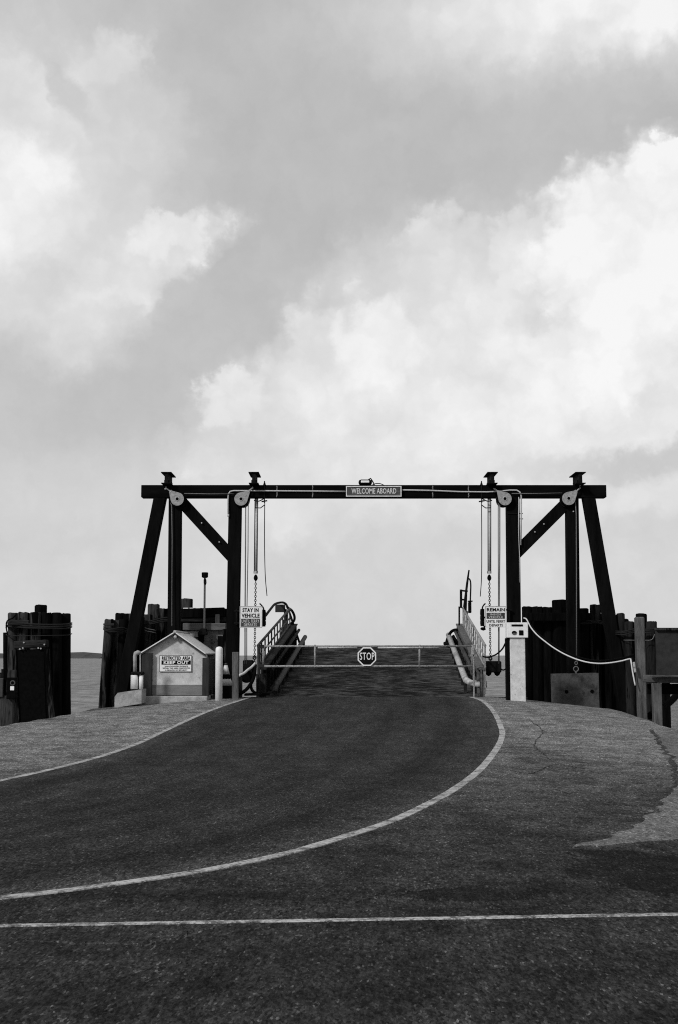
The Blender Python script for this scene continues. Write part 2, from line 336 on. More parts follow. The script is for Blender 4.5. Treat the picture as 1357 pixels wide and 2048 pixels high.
# ------------------------------------------------------------------ mesh builders
class MB:
    def __init__(s): s.bm = bmesh.new()
    def box(s, c, size, rot=None, bevel=0.0):
        c = Vector(c); hx, hy, hz = [v / 2 for v in size]
        m3 = rot if rot is not None else Matrix.Identity(3)
        vs = [s.bm.verts.new(c + m3 @ Vector((x * hx, y * hy, z * hz))) for x in (-1, 1) for y in (-1, 1) for z in (-1, 1)]
        fs = []
        for f in ((0, 1, 3, 2), (4, 6, 7, 5), (0, 4, 5, 1), (2, 3, 7, 6), (0, 2, 6, 4), (1, 5, 7, 3)):
            fs.append(s.bm.faces.new([vs[i] for i in f]))
        if bevel > 0:
            es = list({e for f in fs for e in f.edges})
            bmesh.ops.bevel(s.bm, geom=es, offset=bevel, segments=1, affect='EDGES', profile=.5)
        return s
    def beam(s, a, b, w, d, bevel=0.01, up=(0, 1, 0)):
        """square timber from a to b; d measured along `up`, w across"""
        a = Vector(a); b = Vector(b); z = (b - a).normalized(); y = Vector(up); y = (y - z * y.dot(z)).normalized(); x = y.cross(z)
        m3 = Matrix((x, y, z)).transposed()
        return s.box((a + b) / 2, (w, d, (b - a).length), m3, bevel)
    def tube(s, pts, r, n=8, caps=True, radii=None):
        pts = [Vector(p) for p in pts]; rings = []
        prev = None
        for i, p in enumerate(pts):
            if i == 0: t = pts[1] - pts[0]
            elif i == len(pts) - 1: t = pts[-1] - pts[-2]
            else: t = (pts[i + 1] - p).normalized() + (p - pts[i - 1]).normalized()
            t.normalize()
            if prev is None:
                a = Vector((0, 0, 1)) if abs(t.z) < .9 else Vector((1, 0, 0))
                x = t.cross(a).normalized()
            else:
                x = (prev - t * prev.dot(t)).normalized()
            prev = x; y = t.cross(x)
            rr = radii[i] if radii else r
            rings.append([s.bm.verts.new(p + (x * math.cos(2 * PI * k / n) + y * math.sin(2 * PI * k / n)) * rr) for k in range(n)])
        for i in range(len(rings) - 1):
            for k in range(n):
                s.bm.faces.new((rings[i][k], rings[i][(k + 1) % n], rings[i + 1][(k + 1) % n], rings[i + 1][k]))
        if caps:
            s.bm.faces.new(list(reversed(rings[0]))); s.bm.faces.new(rings[-1])
        return s
    def cyl(s, a, b, r, n=16, r2=None): return s.tube([a, b], r, n, True, [r, r if r2 is None else r2])
    def prism(s, pts, y0, y1):
        """polygon given in (x, z), extruded from y0 to y1"""
        A = [s.bm.verts.new((p[0], y0, p[1])) for p in pts]; B = [s.bm.verts.new((p[0], y1, p[1])) for p in pts]
        s.bm.faces.new(A); s.bm.faces.new(list(reversed(B)))
        for i in range(len(pts)):
            j = (i + 1) % len(pts); s.bm.faces.new((A[j], A[i], B[i], B[j]))
        return s
    def ring(s, c, rad, r, n=12, m=6, axis='Y', sy=1.0):
        c = Vector(c); rows = []
        for i in range(n):
            a = 2 * PI * i / n; row = []
            for k in range(m):
                q = 2 * PI * k / m; rr = rad + r * math.cos(q)
                u, v, w = rr * math.cos(a), rr * math.sin(a) * 1.0 + (math.sin(a) * rad * (sy - 1)), r * math.sin(q)
                d = Vector((u, w, v)) if axis == 'Y' else (Vector((w, u, v)) if axis == 'X' else Vector((u, v, w)))
                row.append(s.bm.verts.new(c + d))
            rows.append(row)
        for i in range(n):
            for k in range(m):
                s.bm.faces.new((rows[i][k], rows[(i + 1) % n][k], rows[(i + 1) % n][(k + 1) % m], rows[i][(k + 1) % m]))
        return s
    def text(s, txt, cx, cz, w, h, y, thick=.006, bold=.02):
        cu = bpy.data.curves.new('lettering', 'FONT'); cu.body = txt; cu.size = 1.0; cu.offset = bold; cu.extrude = .01; cu.resolution_u = 3; cu.space_character = 1.08
        o = bpy.data.objects.new('lettering', cu); COL.objects.link(o)
        bpy.context.view_layer.update()
        dg = bpy.context.evaluated_depsgraph_get(); me = o.evaluated_get(dg).to_mesh()
        xs = [v.co.x for v in me.vertices]; ys = [v.co.y for v in me.vertices]
        x0, x1, y0, y1 = min(xs), max(xs), min(ys), max(ys)
        vs = [s.bm.verts.new((cx + ((v.co.x - x0) / (x1 - x0) - .5) * w, y - (thick if v.co.z > 0 else -thick * .2), cz + ((v.co.y - y0) / (y1 - y0) - .5) * h)) for v in me.vertices]
        for p in me.polygons:
            try: s.bm.faces.new([vs[i] for i in p.vertices])
            except ValueError: pass
        o.evaluated_get(dg).to_mesh_clear(); bpy.data.objects.remove(o); bpy.data.curves.remove(cu)
        return s
    def build(s, name, mat, parent=None, smooth=False, origin=None, keep=False):
        bm = s.bm
        if not keep: bmesh.ops.recalc_face_normals(bm, faces=bm.faces)
        par_loc = parent_world(parent) if parent else Vector((0, 0, 0))
        org = Vector(origin) if origin is not None else par_loc
        if origin is None and parent is None and bm.verts:
            xs = [v.co for v in bm.verts]
            org = Vector((sum(c.x for c in xs) / len(xs), sum(c.y for c in xs) / len(xs), min(c.z for c in xs)))
        for v in bm.verts: v.co -= org
        me = bpy.data.meshes.new(name); bm.to_mesh(me); bm.free()
        me.materials.append(mat)
        if smooth:
            for p in me.polygons: p.use_smooth = len(p.vertices) == 4
        o = bpy.data.objects.new(name, me); COL.objects.link(o)
        if parent: o.parent = parent
        o.location = org - par_loc
        return o

def parent_world(o):
    v = Vector(o.location)
    while o.parent: o = o.parent; v += Vector(o.location)
    return v
def tag(o, label=None, cat=None, group=None, kind=None):
    if label: o['label'] = label
    if cat: o['category'] = cat
    if group: o['group'] = group
    if kind: o['kind'] = kind
    return o
def thing(name, loc, label, cat, group=None):
    o = bpy.data.objects.new(name, None); COL.objects.link(o); o.location = loc; o.empty_display_size = .2
    return tag(o, label, cat, group)
def smooth_pts(pts, k=6):
    """Catmull-Rom through the points"""
    pts = [Vector(p) for p in pts]; out = []
    q = [pts[0] * 2 - pts[1]] + pts + [pts[-1] * 2 - pts[-2]]
    for i in range(1, len(q) - 2):
        for j in range(k):
            t = j / k
            out.append(.5 * ((2 * q[i]) + (q[i + 1] - q[i - 1]) * t + (2 * q[i - 1] - 5 * q[i] + 4 * q[i + 1] - q[i + 2]) * t * t + (3 * q[i] - q[i - 1] - 3 * q[i + 1] + q[i + 2]) * t ** 3))
    out.append(pts[-1]); return out

# ------------------------------------------------------------------ terrain
def sst(t): t = max(0, min(1, t)); return t * t * (3 - 2 * t)
def ztop(x, y):
    z = -1.60 + .34 * sst((y - 23) / 15.5) * (1 - .62 * sst((abs(x - .6) - 3.8) / 4.0))
    z -= .08 * sst((x - 4) / 4) * sst((y - 12) / 14)
    return z
EDGE = [(-90, 21), (-14, 24), (-9.5, 25.5), (-7.6, 28), (-6.95, 32.5), (-6.75, 35.8), (-5.6, 38.2), (-4.2, 39.0), (3.9, 39.0), (5.5, 39.0), (7.0, 38.7), (7.8, 37.4), (7.7, 34), (7.5, 31), (7.4, 27.4), (9.0, 24.5), (14, 23), (90, 20), (90, -90), (-90, -90)]
def seg_d(px, py, a, b):
    ax, ay = a; bx, by = b; dx, dy = bx - ax, by - ay
    t = max(0, min(1, ((px - ax) * dx + (py - ay) * dy) / (dx * dx + dy * dy)))
    return math.hypot(px - ax - t * dx, py - ay - t * dy)
def inside(x, y):
    c = False
    for i in range(len(EDGE)):
        x1, y1 = EDGE[i]; x2, y2 = EDGE[(i + 1) % len(EDGE)]
        if (y1 > y) != (y2 > y) and x < (x2 - x1) * (y - y1) / (y2 - y1) + x1: c = not c
    return c
def zland(x, y):
    z = ztop(x, min(y, 40))
    if inside(x, y): return z
    d = min(seg_d(x, y, EDGE[i], EDGE[(i + 1) % len(EDGE)]) for i in range(len(EDGE)))
    deep = -6.0
    if x > 8: deep = -3.05 - .9 * sst((y - 70) / 60) - 2.0 * sst((9.5 - x) / 1.5)
    drop = z - .75 * max(0, d - .05) - (.05 if d > .1 else 0)
    return max(deep, drop)
def ground_hit(px, py, lift=0.0):
    prev = None; y = 3.0
    while y < 39.0:
        v = P(px, py, y)
        if v.z <= ztop(v.x, y): return Vector((v.x, y, ztop(v.x, y)))
        y += .02
    v = P(px, py, 38.95); return Vector((v.x, 38.95, ztop(v.x, 38.95)))

STAINS = []
for (px, py, wx, hy, dk) in ((1290, 1738, 175, 44, .42), (930, 1788, 190, 15, .5), (1050, 1770, 120, 9, .65), (330, 1790, 260, 12, .7), (1075, 1510, 55, 26, .72), (1200, 1560, 70, 14, .8)):
    c = ground_hit(px, py); e = ground_hit(px + wx, py); t0 = ground_hit(px, py - hy)
    STAINS.append((c.x, c.y, abs(e.x - c.x), abs(t0.y - c.y), dk))
M_land = ground_material('sandy_asphalt', 'land'); M_lane = ground_material('dark_asphalt', 'lane')
M_patch = ground_material('patched_asphalt', 'patch'); M_sand = ground_material('coarse_sand', 'sand')
def axis(parts):
    out = []
    for a, b, st in parts:
        n = max(1, int(round((b - a) / st)))
        out += [a + (b - a) * i / n for i in range(n)]
    return out + [parts[-1][1]]
xs = axis([(-90, -20, 5), (-20, -10, .8), (-10, 11, .2), (11, 24, .8), (24, 90, 5)])
ys = axis([(-60, 0, 4), (0, 20, .8), (20, 41, .2), (41, 60, 1.5), (60, 140, 8)])
bm = bmesh.new(); grid = [[bm.verts.new((x, y, zland(x, y))) for x in xs] for y in ys]
for j in range(len(ys) - 1):
    for i in range(len(xs) - 1): bm.faces.new((grid[j][i], grid[j][i + 1], grid[j + 1][i + 1], grid[j + 1][i]))
mb = MB(); mb.bm.free(); mb.bm = bm
land = mb.build('ground', M_land, smooth=True, origin=(0, 0, 0)); tag(land, kind='structure')

# sea to the horizon
mb = MB(); W = 9000
v = [mb.bm.verts.new(p) for p in ((-W, -300, -3.6), (W, -300, -3.6), (W, W, -3.6), (-W, W, -3.6))]; mb.bm.faces.new(v)
tag(mb.build('water', water_material(), origin=(0, 0, -3.6)), kind='structure')

# low island on the horizon, left
mb = MB(); D = 1400
prof = [(-260, 1311), (-90, 1307), (-20, 1306.3), (30, 1307), (90, 1306.5), (140, 1305), (168, 1304.5), (182, 1305.5), (188, 1308), (196, 1310), (215, 1311.5)]
top = [P(px, py, D) for px, py in prof]
rows = []
for k, (dy, hf) in enumerate(((-60, 0), (-30, .6), (0, 1), (60, .9), (150, 0))):
    rows.append([mb.bm.verts.new((p.x, D + dy, -4 + (p.z + 4) * hf + (rnd.uniform(-.3, .3) if 0 < hf else 0))) for p in top])
for j in range(4):
    for i in range(len(top) - 1): mb.bm.faces.new((rows[j][i], rows[j][i + 1], rows[j + 1][i + 1], rows[j + 1][i]))
tag(mb.build('hill', M_island), kind='structure')

def strip(name, pts, w, mat, lift=.006, jit=.0):
    mb = MB(); L = []; Rr = []; LS = []; RS = []
    for i, p in enumerate(pts):
        t = (pts[min(i + 1, len(pts) - 1)] - pts[max(i - 1, 0)]); t.z = 0; t.normalize(); n = Vector((-t.y, t.x, 0))
        ww = w / 2 * (1 + rnd.uniform(-jit, jit))
        for sgn, arr, ski in ((1, L, LS), (-1, Rr, RS)):
            q = p + n * ww * sgn; arr.append(mb.bm.verts.new((q.x, q.y, ztop(q.x, q.y) + lift)))
            q = q + n * .004 * sgn; ski.append(mb.bm.verts.new((q.x, q.y, ztop(q.x, q.y) - .004)))
    for i in range(len(pts) - 1):
        mb.bm.faces.new((L[i], Rr[i], Rr[i + 1], L[i + 1])); mb.bm.faces.new((LS[i], L[i], L[i + 1], LS[i + 1])); mb.bm.faces.new((Rr[i], RS[i], RS[i + 1], Rr[i + 1]))
    return tag(mb.build(name, mat, origin=(0, 0, 0), keep=True), kind='structure')

LL = [ground_hit(*p) for p in ((498, 1397), (478, 1402), (450, 1411), (400, 1430), (330, 1462), (270, 1490), (200, 1514), (100, 1540), (0, 1562))]
d = (LL[-1] - LL[-2]).normalized(); LL += [LL[-1] + d * k for k in (2, 5, 10, 20)]
LR = [ground_hit(*p) for p in ((942, 1394), (965, 1402), (988, 1424), (1003, 1456), (1004, 1475), (991, 1502), (960, 1540), (912, 1577), (850, 1612), (780, 1644), (700, 1671), (600, 1701), (500, 1724), (400, 1743), (300, 1759), (150, 1780), (0, 1797))]
d = (LR[-1] - LR[-2]).normalized(); LR += [LR[-1] + d * k for k in (2, 5, 10, 20)]
LL[0].y = 39.005; LR[0].y = 39.005
LLs = smooth_pts(LL, 8); LRs = smooth_pts(LR, 8)
M_line = line_material()
# dark travelled lane between the two lines
mb = MB(); NS = 130; NC = 26
def at(pts, t):
    f = t * (len(pts) - 1); i = min(int(f), len(pts) - 2); return pts[i].lerp(pts[i + 1], f - i)
def arclen(pts):
    L = [0]
    for i in range(1, len(pts)): L.append(L[-1] + (pts[i] - pts[i - 1]).length)
    return L
def resample(pts, n):
    L = arclen(pts); out = []
    for k in range(n + 1):
        s = L[-1] * k / n; i = 0
        while i < len(L) - 2 and L[i + 1] < s: i += 1
        out.append(pts[i].lerp(pts[i + 1], (s - L[i]) / max(1e-6, L[i + 1] - L[i])))
    return out
A = resample(LLs, NS); B = resample(LRs, NS); rows = []
for a, b in zip(A, B):
    row = []
    for k in range(NC + 1):
        q = a.lerp(b, k / NC); row.append(mb.bm.verts.new((q.x, q.y, ztop(q.x, q.y) + .0035)))
    rows.append(row)
for j in range(NS):
    for k in range(NC): mb.bm.faces.new((rows[j][k], rows[j][k + 1], rows[j + 1][k + 1], rows[j + 1][k]))
LA = arclen([a.lerp(b, .5) for a, b in zip(A, B)])
info = {}
for j, row in enumerate(rows):
    for k, v_ in enumerate(row): info[v_] = (k / NC, LA[j])
uvl = mb.bm.loops.layers.uv.new('UVMap')
for f in mb.bm.faces:
    for lp in f.loops: lp[uvl].uv = info[lp.vert]
tag(mb.build('road', M_lane, origin=(0, 0, 0)), kind='structure')
strip('road_line', resample(LLs, 300), .11, M_line, .007, .05)
strip('road_line', resample(LRs, 340), .115, M_line, .007, .05)
P0 = ground_hit(-40, 1854.0); P1 = ground_hit(1400, 1829); 
strip('road_line', [P0.lerp(P1, k / 160 * 1.6 - .3) for k in range(161)], .064, M_line, .0055, .08)

def sheet(name, poly, mat, lift, rag):
    """flat patch on the ground with a ragged outline; poly in photo pixels"""
    pts = [ground_hit(*p) for p in poly]; n = len(pts); out = []
    for i in range(n):
        a, b = pts[i], pts[(i + 1) % n]; k = max(2, int((b - a).length / .12))
        for j in range(k):
            q = a.lerp(b, j / k); r = noise.noise(Vector((q.x * 3, q.y * 3, 1))) * rag + noise.noise(Vector((q.x * 11, q.y * 11, 5))) * rag * .5
            q += Vector((r, noise.noise(Vector((q.x * 4, q.y * 4, 9))) * rag, 0)); out.append(q)
    mb = MB(); vs = [mb.bm.verts.new((q.x, q.y, 0)) for q in out]; f = mb.bm.faces.new(vs)
    bmesh.ops.triangulate(mb.bm, faces=[f])
    for _ in range(3): bmesh.ops.subdivide_edges(mb.bm, edges=[e for e in mb.bm.edges if e.calc_length() > .6], cuts=1)
    bmesh.ops.triangulate(mb.bm, faces=[f for f in mb.bm.faces if len(f.verts) > 3])
    for v in mb.bm.verts: v.co.z = ztop(v.co.x, v.co.y) + lift
    be = [e for e in mb.bm.edges if e.is_boundary]
    r_ = bmesh.ops.extrude_edge_only(mb.bm, edges=be)
    for v in [e for e in r_['geom'] if isinstance(e, bmesh.types.BMVert)]: v.co.z -= lift + .004
    return tag(mb.build(name, mat, origin=(0, 0, 0)), kind='structure')
sheet('sand', [(1470, 1468), (1312, 1463), (1333, 1496), (1353, 1530), (1357, 1564), (1320, 1607), (1276, 1648), (1240, 1667), (1205, 1680), (1140, 1695), (1210, 1692), (1300, 1683), (1470, 1670)], M_sand, .0045, .09)
edge_ = resample(smooth_pts([ground_hit(*p) for p in ((1305, 1460), (1328, 1496), (1347, 1530), (1351, 1564), (1314, 1605), (1290, 1630))], 9), 300)
edge_ = [q + Vector((noise.noise(q * 2.2) * .10, noise.noise(q * 2.2 + Vector((5, 5, 5))) * .2, 0)) for q in edge_]
strip('asphalt_edge', edge_, .07, M_lane, .006, .45)
for pl in ([(290, 1891), (320, 1884), (350, 1873), (390, 1862), (430, 1858)], [(560, 1832), (580, 1822), (640, 1812), (690, 1806), (740, 1797), (800, 1788), (860, 1776)],
           [(80, 1884), (150, 1886), (230, 1889), (290, 1892)], [(760, 1796), (790, 1802), (850, 1800)], [(1060, 1440), (1085, 1462), (1070, 1490), (1100, 1520)], [(1020, 1540), (1060, 1548), (1110, 1530), (1170, 1538)],
           [(1115, 1580), (1150, 1592), (1200, 1600), (1260, 1612)]):
    pp = resample(smooth_pts([ground_hit(*p) for p in pl], 9), 90)
    pp = [q + Vector((noise.noise(q * 14) * .05, noise.noise(q * 14 + Vector((5, 5, 5))) * .07, 0)) for q in pp]
    strip('asphalt_crack', pp, .012, M_lane, .006, .8)
# worn concrete lip where the road meets the ramp
mb = MB()
zl = ztop(.9, 39)
mb.box((1.0, 39.12, zl - .25), (9.4, .22, .50), bevel=.02)
tag(mb.build('abutment', M_girder), kind='structure')

# ------------------------------------------------------------------ gantry
GY = 39.7
gt = thing('gantry', (1.1, GY, -2.0), 'tall black timber goalpost gantry spanning the ferry ramp', 'gantry')
def gp(px, py, dy=0): return P(px, py, GY - .19 + dy)
top0 = gp(283, 970); bot0 = gp(283, 994.5); top1 = gp(1213, 969.5)
zc = (top0.z + bot0.z) / 2; hc = top0.z - bot0.z
MB().box(((top0.x + top1.x) / 2, GY, zc), (top1.x - top0.x, .40, hc), bevel=.012).build('cap_beam', M_beam, gt)
zb = bot0.z
def post(pa, pb, w, name='post', bev=.02, zbot=None, dep=.38):
    a = gp(*pa); b = gp(*pb); a.y = b.y = GY
    a = a + (a - b).normalized() * (.10 + zb - a.z if zb > a.z else .10)
    if zbot is not None: b = a + (b - a) * ((a.z - zbot) / (a.z - b.z))
    return MB().beam(b, a, w, dep, bev).build(name, M_creo, gt)
post((350, 997), (347.5, 1270), .385, zbot=-4.5)
post((470.5, 997), (465.5, 1270), .395, zbot=-4.5)
post((1027, 997), (1030, 1270), .40, zbot=-4.5)
post((1146, 997), (1149, 1270), .375, zbot=-4.5)
post((319, 997), (271, 1240), .375, 'batter_leg', zbot=-4.5, dep=.36)
post((1180, 997), (1222, 1240), .375, 'batter_leg', zbot=-4.5, dep=.36)
for a, b in (((353, 992), (467, 1117)), ((1146, 994), (1030, 1110))):
    a = gp(*a); b = gp(*b); a.y = b.y = GY
    MB().beam(b, a, .36, .30, .015).build('diagonal_brace', M_creo, gt)
# short wide-flange cross beams on top
for px in (334.5, 508, 984.5, 1159):
    c = gp(px, 958); x = c.x + (-.02 if px > 678 else .02) ; zt_ = top0.z
    mb = MB(); h = .36
    mb.box((x, GY, zt_ + .012), (.30, 1.15, .022)); mb.box((x, GY, zt_ + h / 2 + .003), (.10, 1.05, h - .046)); mb.box((x, GY, zt_ + h - .012), (.32, 1.15, .024))
    mb.box((x, GY - .3, zt_ + .08), (.17, .12, .11)); mb.box((x, GY + .3, zt_ + .08), (.17, .12, .11))
    mb.build('steel_cross_beam', M_steel_dark, gt)
# pale straps nailed round the beam
for px in (554.5, 626, 866, 937.5):
    c = gp(px, 982); mb = MB()
    mb.tube([(c.x + rnd.uniform(-.008, .008), GY - .207 - .006 * (k % 2), zc - hc / 2 + k * hc / 9.0) for k in range(10)], .02, 6)
    mb.build('strap', M_strap, gt)
for px, s in ((529.5, 1), (963.5, -1)):
    c = gp(px, 982); mb = MB()
    mb.box((c.x, GY - .215, zc - .03), (.035, .02, hc + .30)); mb.cyl((c.x, GY - .2, zc + hc / 2), (c.x, GY - .2, zc + hc / 2 + .13), .045, 8, .004)
    mb.cyl((c.x - .09, GY - .215, zb - .14), (c.x + .09, GY - .215, zb - .11), .022, 8)
    mb.build('hanger_bracket', M_steel_dark, gt)
    mb = MB()
    mb.tube(smooth_pts([(c.x - s * .32, GY - .2, zb - .10), (c.x - s * .18, GY - .24, zb - .13), (c.x - s * .02, GY - .24, zb - .05), (c.x + s * .10, GY - .22, zb + .04)]), .018, 6)
    mb.tube([(c.x - s * .28, GY - .2, zb - .33), (c.x - s * .12, GY - .22, zb - .34), (c.x, GY - .22, zb - .25)], .016, 6)
    mb.build('looped_wire', M_black, gt)
mb = MB(); c = gp(1029, 1027)
mb.tube([(c.x - .2, GY - .205, c.z - .01), (c.x + .2, GY - .205, c.z), (c.x + .26, GY - .2, c.z)], .016, 6); mb.tube([(c.x + .17, GY - .205, c.z - .17), (c.x + .27, GY - .205, c.z - .17)], .016, 6)
mb.build('clamp_rod', M_steel_dark, gt)
for px, py in ((333, 975), (331, 978), (404, 1046), (439, 1084), (1088, 1048), (1070, 1064), (506, 975), (1160, 972), (1147, 1023)):
    c = gp(px, py); MB().cyl((c.x, GY - .225, c.z), (c.x, GY - .19, c.z), .022, 8).build('bolt', M_galv, gt)

# ------------------------------------------------------------------ pulleys
PY = GY - .36
def teardrop(cx, cz, r, tx, tz, tr, n=22):
    d = Vector((tx - cx, tz - cz)); L = d.length; ang = math.atan2(d.y, d.x); off = math.acos((r - tr) / L)
    pts = []
    for k in range(n + 1):
        a = ang + off + (2 * PI - 2 * off) * k / n; pts.append((cx + r * math.cos(a), cz + r * math.sin(a)))
    for k in range(7):
        a = ang - off + 2 * off * k / 6; pts.append((tx + tr * math.cos(a), tz + tr * math.sin(a)))
    return pts
for (px, py, tx, ty, sx, lab) in ((355, 998, 342, 984, 1, 'grey pulley plate at the head of the outermost left post'),
                              (482.5, 998, 497, 984, 1, 'grey pulley plate at the head of the left inner post, tail up right'),
                              (1010.5, 997.5, 998, 985, -1, 'grey pulley plate at the head of the right inner post, tail up left'),
                              (1138, 997, 1152, 984, -1, 'grey pulley plate at the head of the outermost right post')):
    c = P(px, py, PY); t = P(tx, ty, PY)
    o = thing('pulley', (c.x, PY, c.z - .22), lab, 'pulley', 'pulleys hung on the gantry beam')
    MB().cyl((c.x, PY + .03, c.z - .01), (c.x, PY + .15, c.z - .01), .235, 28).build('sheave_wheel', M_black, o)
    mb = MB(); mb.prism(teardrop(c.x, c.z, .205, t.x, t.z, .05), PY - .012, PY + .012)
    mb.build('side_plate', M_sheave, o)
    mb = MB(); k = .07 * (1 if px > 678 else -1)
    mb.prism(teardrop(c.x + .045 * sx, c.z - .045, .215, t.x + .03 * sx, t.z - .01, .06), PY + .16, PY + .175)
    mb.build('side_plate', M_steel_dark, o)
    MB().ring((c.x, PY - .014, c.z), .058, .013, 18, 6).build('hub_ring', M_galv, o)
    MB().cyl((c.x, PY - .02, c.z), (c.x, PY + .155, c.z), .046, 14).build('axle', M_black, o)
    # pale shackle up to the cross beam
    e = P(tx - (10 if tx in (342, 998) else -9), ty - 8, GY - .25)
    mb = MB(); mb.tube([(t.x, PY, t.z), ((t.x + e.x) / 2, PY + .03, (t.z + e.z) / 2 + .01), e], .022, 8); mb.ring((t.x, PY, t.z + .02), .035, .012, 10, 6)
    mb.build('shackle', M_galv, o)

# ------------------------------------------------------------------ wires and conduits on the beam
def toplevel_tube(name, pts, r, mat, label, cat, group=None, smooth=True, n=8):
    mb = MB(); mb.tube(smooth_pts(pts, 6) if smooth else pts, r, n)
    return tag(mb.build(name, mat, smooth=True), label, cat, group)
YF = GY - .235
def q(px, py, Y=YF): return P(px, py, Y)
mb = MB(); mb.tube([q(692, 983), q(640, 982.5), q(560, 982), q(500, 981.5), q(468, 981.5), q(461, 983), q(457.5, 988), q(456.5, 1000), q(457, 1030)], .024, 8)
mb.box(q(457, 1031), (.06, .05, .08), bevel=.01)
tag(mb.build('conduit', M_conduit, smooth=True), 'pale conduit running along the beam left of the welcome sign and down the post', 'conduit')
mb = MB(); mb.tube([q(804, 980), q(860, 981), q(920, 983.5), q(975, 984), q(1000, 982.5), q(1020, 980.5), q(1034, 980.5), q(1040, 984), q(1043, 992), q(1043, 1030), q(1042, 1090)], .024, 8)
mb.tube([q(1038, 994), q(1037.5, 1060), q(1039.5, 1110), q(1039.5, 1165)], .013, 6)
tag(mb.build('conduit', M_conduit, smooth=True), 'pale conduit running along the beam right of the welcome sign and down the post', 'conduit')

def cable(pts, r, label, mat=M_cable, group=None):
    mb = MB(); mb.tube(pts, r, 6); return tag(mb.build('hoist_cable', mat, smooth=True), label, 'cable', group)
# horizontal runs between the pulleys and falls to the counterweights
cable([q(369, 987, PY + .08), q(420, 988, PY + .08), q(468, 987.5, PY + .08)], .014, 'thin grey cable strung between the two left pulleys')
cable([q(1024, 987, PY + .08), q(1075, 987, PY + .08), q(1125, 986, PY + .08)], .014, 'thin grey cable strung between the two right pulleys')
cable([q(341, 1000, PY + .09), q(344, 1012, PY + .09), q(345, 1080, PY + .09), q(344, 1252, PY + .05)], .017, 'thin cable falling down the outer left post behind the shed peak')
cable([q(1151, 1000, PY + .09), q(1153, 1030, PY + .09), q(1153.5, 1180, PY + .09), q(1153.5, 1322, PY + .05)], .017, 'thin cable falling down the outer right post to the ring of the concrete block')
for px0, px1, side in ((492, 490.5, 'left'), (497, 494, 'left'), (997, 997.5, 'right'), (1000, 998.5, 'right')):
    nm = {492: 'outer strand of the twin cables falling beside the left inner post', 497: 'strand nearer the ramp of the twin cables beside the left inner post',
          997: 'strand nearer the ramp of the twin cables beside the right inner post', 1000: 'outer strand of the twin cables falling beside the right inner post'}[px0]
    cable([q(px0, 1000, PY + .09), q(px0 - .5 if side == 'left' else px0, 1100, PY + .09), q(px1, 1240, PY + .09), q(px1, 1328, PY + .09)], .021 if px0 in (492, 1000) else .016, nm)

# ------------------------------------------------------------------ lift cylinders, chains, ropes, lifting blocks
for px, pxe, side in ((513.5, 509.5, 'left'), (979, 981.5, 'right')):
    Y = GY - .05; a = P(px, 998, Y); b = P(px - (1.5 if side == 'left' else 0), 1145, Y)
    o = thing('lift_cylinder', (b.x, Y, b.z), 'long pale tube hanging under the beam on the %s, ending in a coupling' % side, 'cylinder', 'lift cylinders under the beam')
    MB().cyl(a, b, .052, 14).build('cylinder_barrel', M_conduit, o, smooth=True)
    mb = MB()
    for s in (-1, 1): mb.cyl(a + Vector((s * .047, -.045, .02)), b + Vector((s * .047, -.045, .01)), .012, 6)
    mb.build('tie_rod', M_rust, o)
    MB().cyl(b + Vector((0, 0, -.03)), b + Vector((0, 0, .04)), .068, 14).build('end_cap', M_galv, o)
    MB().cyl(a + Vector((0, 0, .0)), (a.x, Y, zb + .0), .06, 12).build('top_cap', M_steel_dark, o)
    c1 = P(px - (1.5 if side == 'left' else 0), 1149, Y)
    mb = MB(); mb.tube([c1, c1 + Vector((0, 0, -.05)), c1 + Vector((0, 0, -.10)), c1 + Vector((0, 0, -.16)), c1 + Vector((0, 0, -.20))], .05, 10, True, [.02, .055, .062, .055, .02]); mb.box(c1 + Vector((0, 0, -.11)), (.13, .05, .05), bevel=.01)
    mb.build('coupling', M_black, o)
    e = P(pxe, 1327, Y); s0 = c1 + Vector((0, 0, -.2)); L = (e - s0).length; n = int(L / .062); mb = MB()
    for k in range(n):
        c = s0.lerp(e, (k + .5) / n); mb.ring(c, .026, .0115, 8, 5, 'Y' if k % 2 else 'X', sy=1.5)
    tag(mb.build('chain', M_rust), 'rusty chain hanging below the %s lift cylinder' % side, 'chain', 'chains below the lift cylinders')
    w = (487, 507, 1320, 1354) if side == 'left' else (969, 1002, 1322, 1345)
    p0 = P(w[0], w[2], Y); p1 = P(w[1], w[3], Y); cx = (p0.x + p1.x) / 2; wd = p1.x - p0.x; hh = p0.z - p1.z
    o2 = thing('lifting_block', (cx, Y, p1.z), 'dark steel block hanging on chain and cables at the %s side of the ramp' % side, 'block', 'lifting blocks')
    MB().box((cx, Y, p0.z - hh / 2), (wd, .45, hh), bevel=.03).build('block_body', M_steel_dark, o2)
    mb = MB()
    for t in (.25, .78):
        mb.tube([(p0.x + wd * t, Y, p1.z + .02), (p0.x + wd * t, Y, p1.z - .06), (p0.x + wd * t, Y, p1.z - .11)], .1, 10, True, [.11, .08, .02])
    mb.build('lower_lug', M_steel_dark, o2)
    mb = MB(); mb.ring((e.x, Y, p0.z + .07), .05, .016, 12, 6)
    mb.build('eye_ring', M_rust, o2)
toplevel_tube('rope', [P(530, 1000, YF), P(529.5, 1080, YF), P(531, 1150, YF), P(534.5, 1192, YF)], .013, M_rust, 'thin dark rope end dangling under the beam on the left', 'rope', 'rope ends under the beam')
toplevel_tube('rope', [P(963.5, 1000, YF), P(964, 1090, YF), P(963.5, 1155, YF), P(961, 1193, YF)], .013, M_rust, 'thin dark rope end dangling under the beam on the right', 'rope', 'rope ends under the beam')

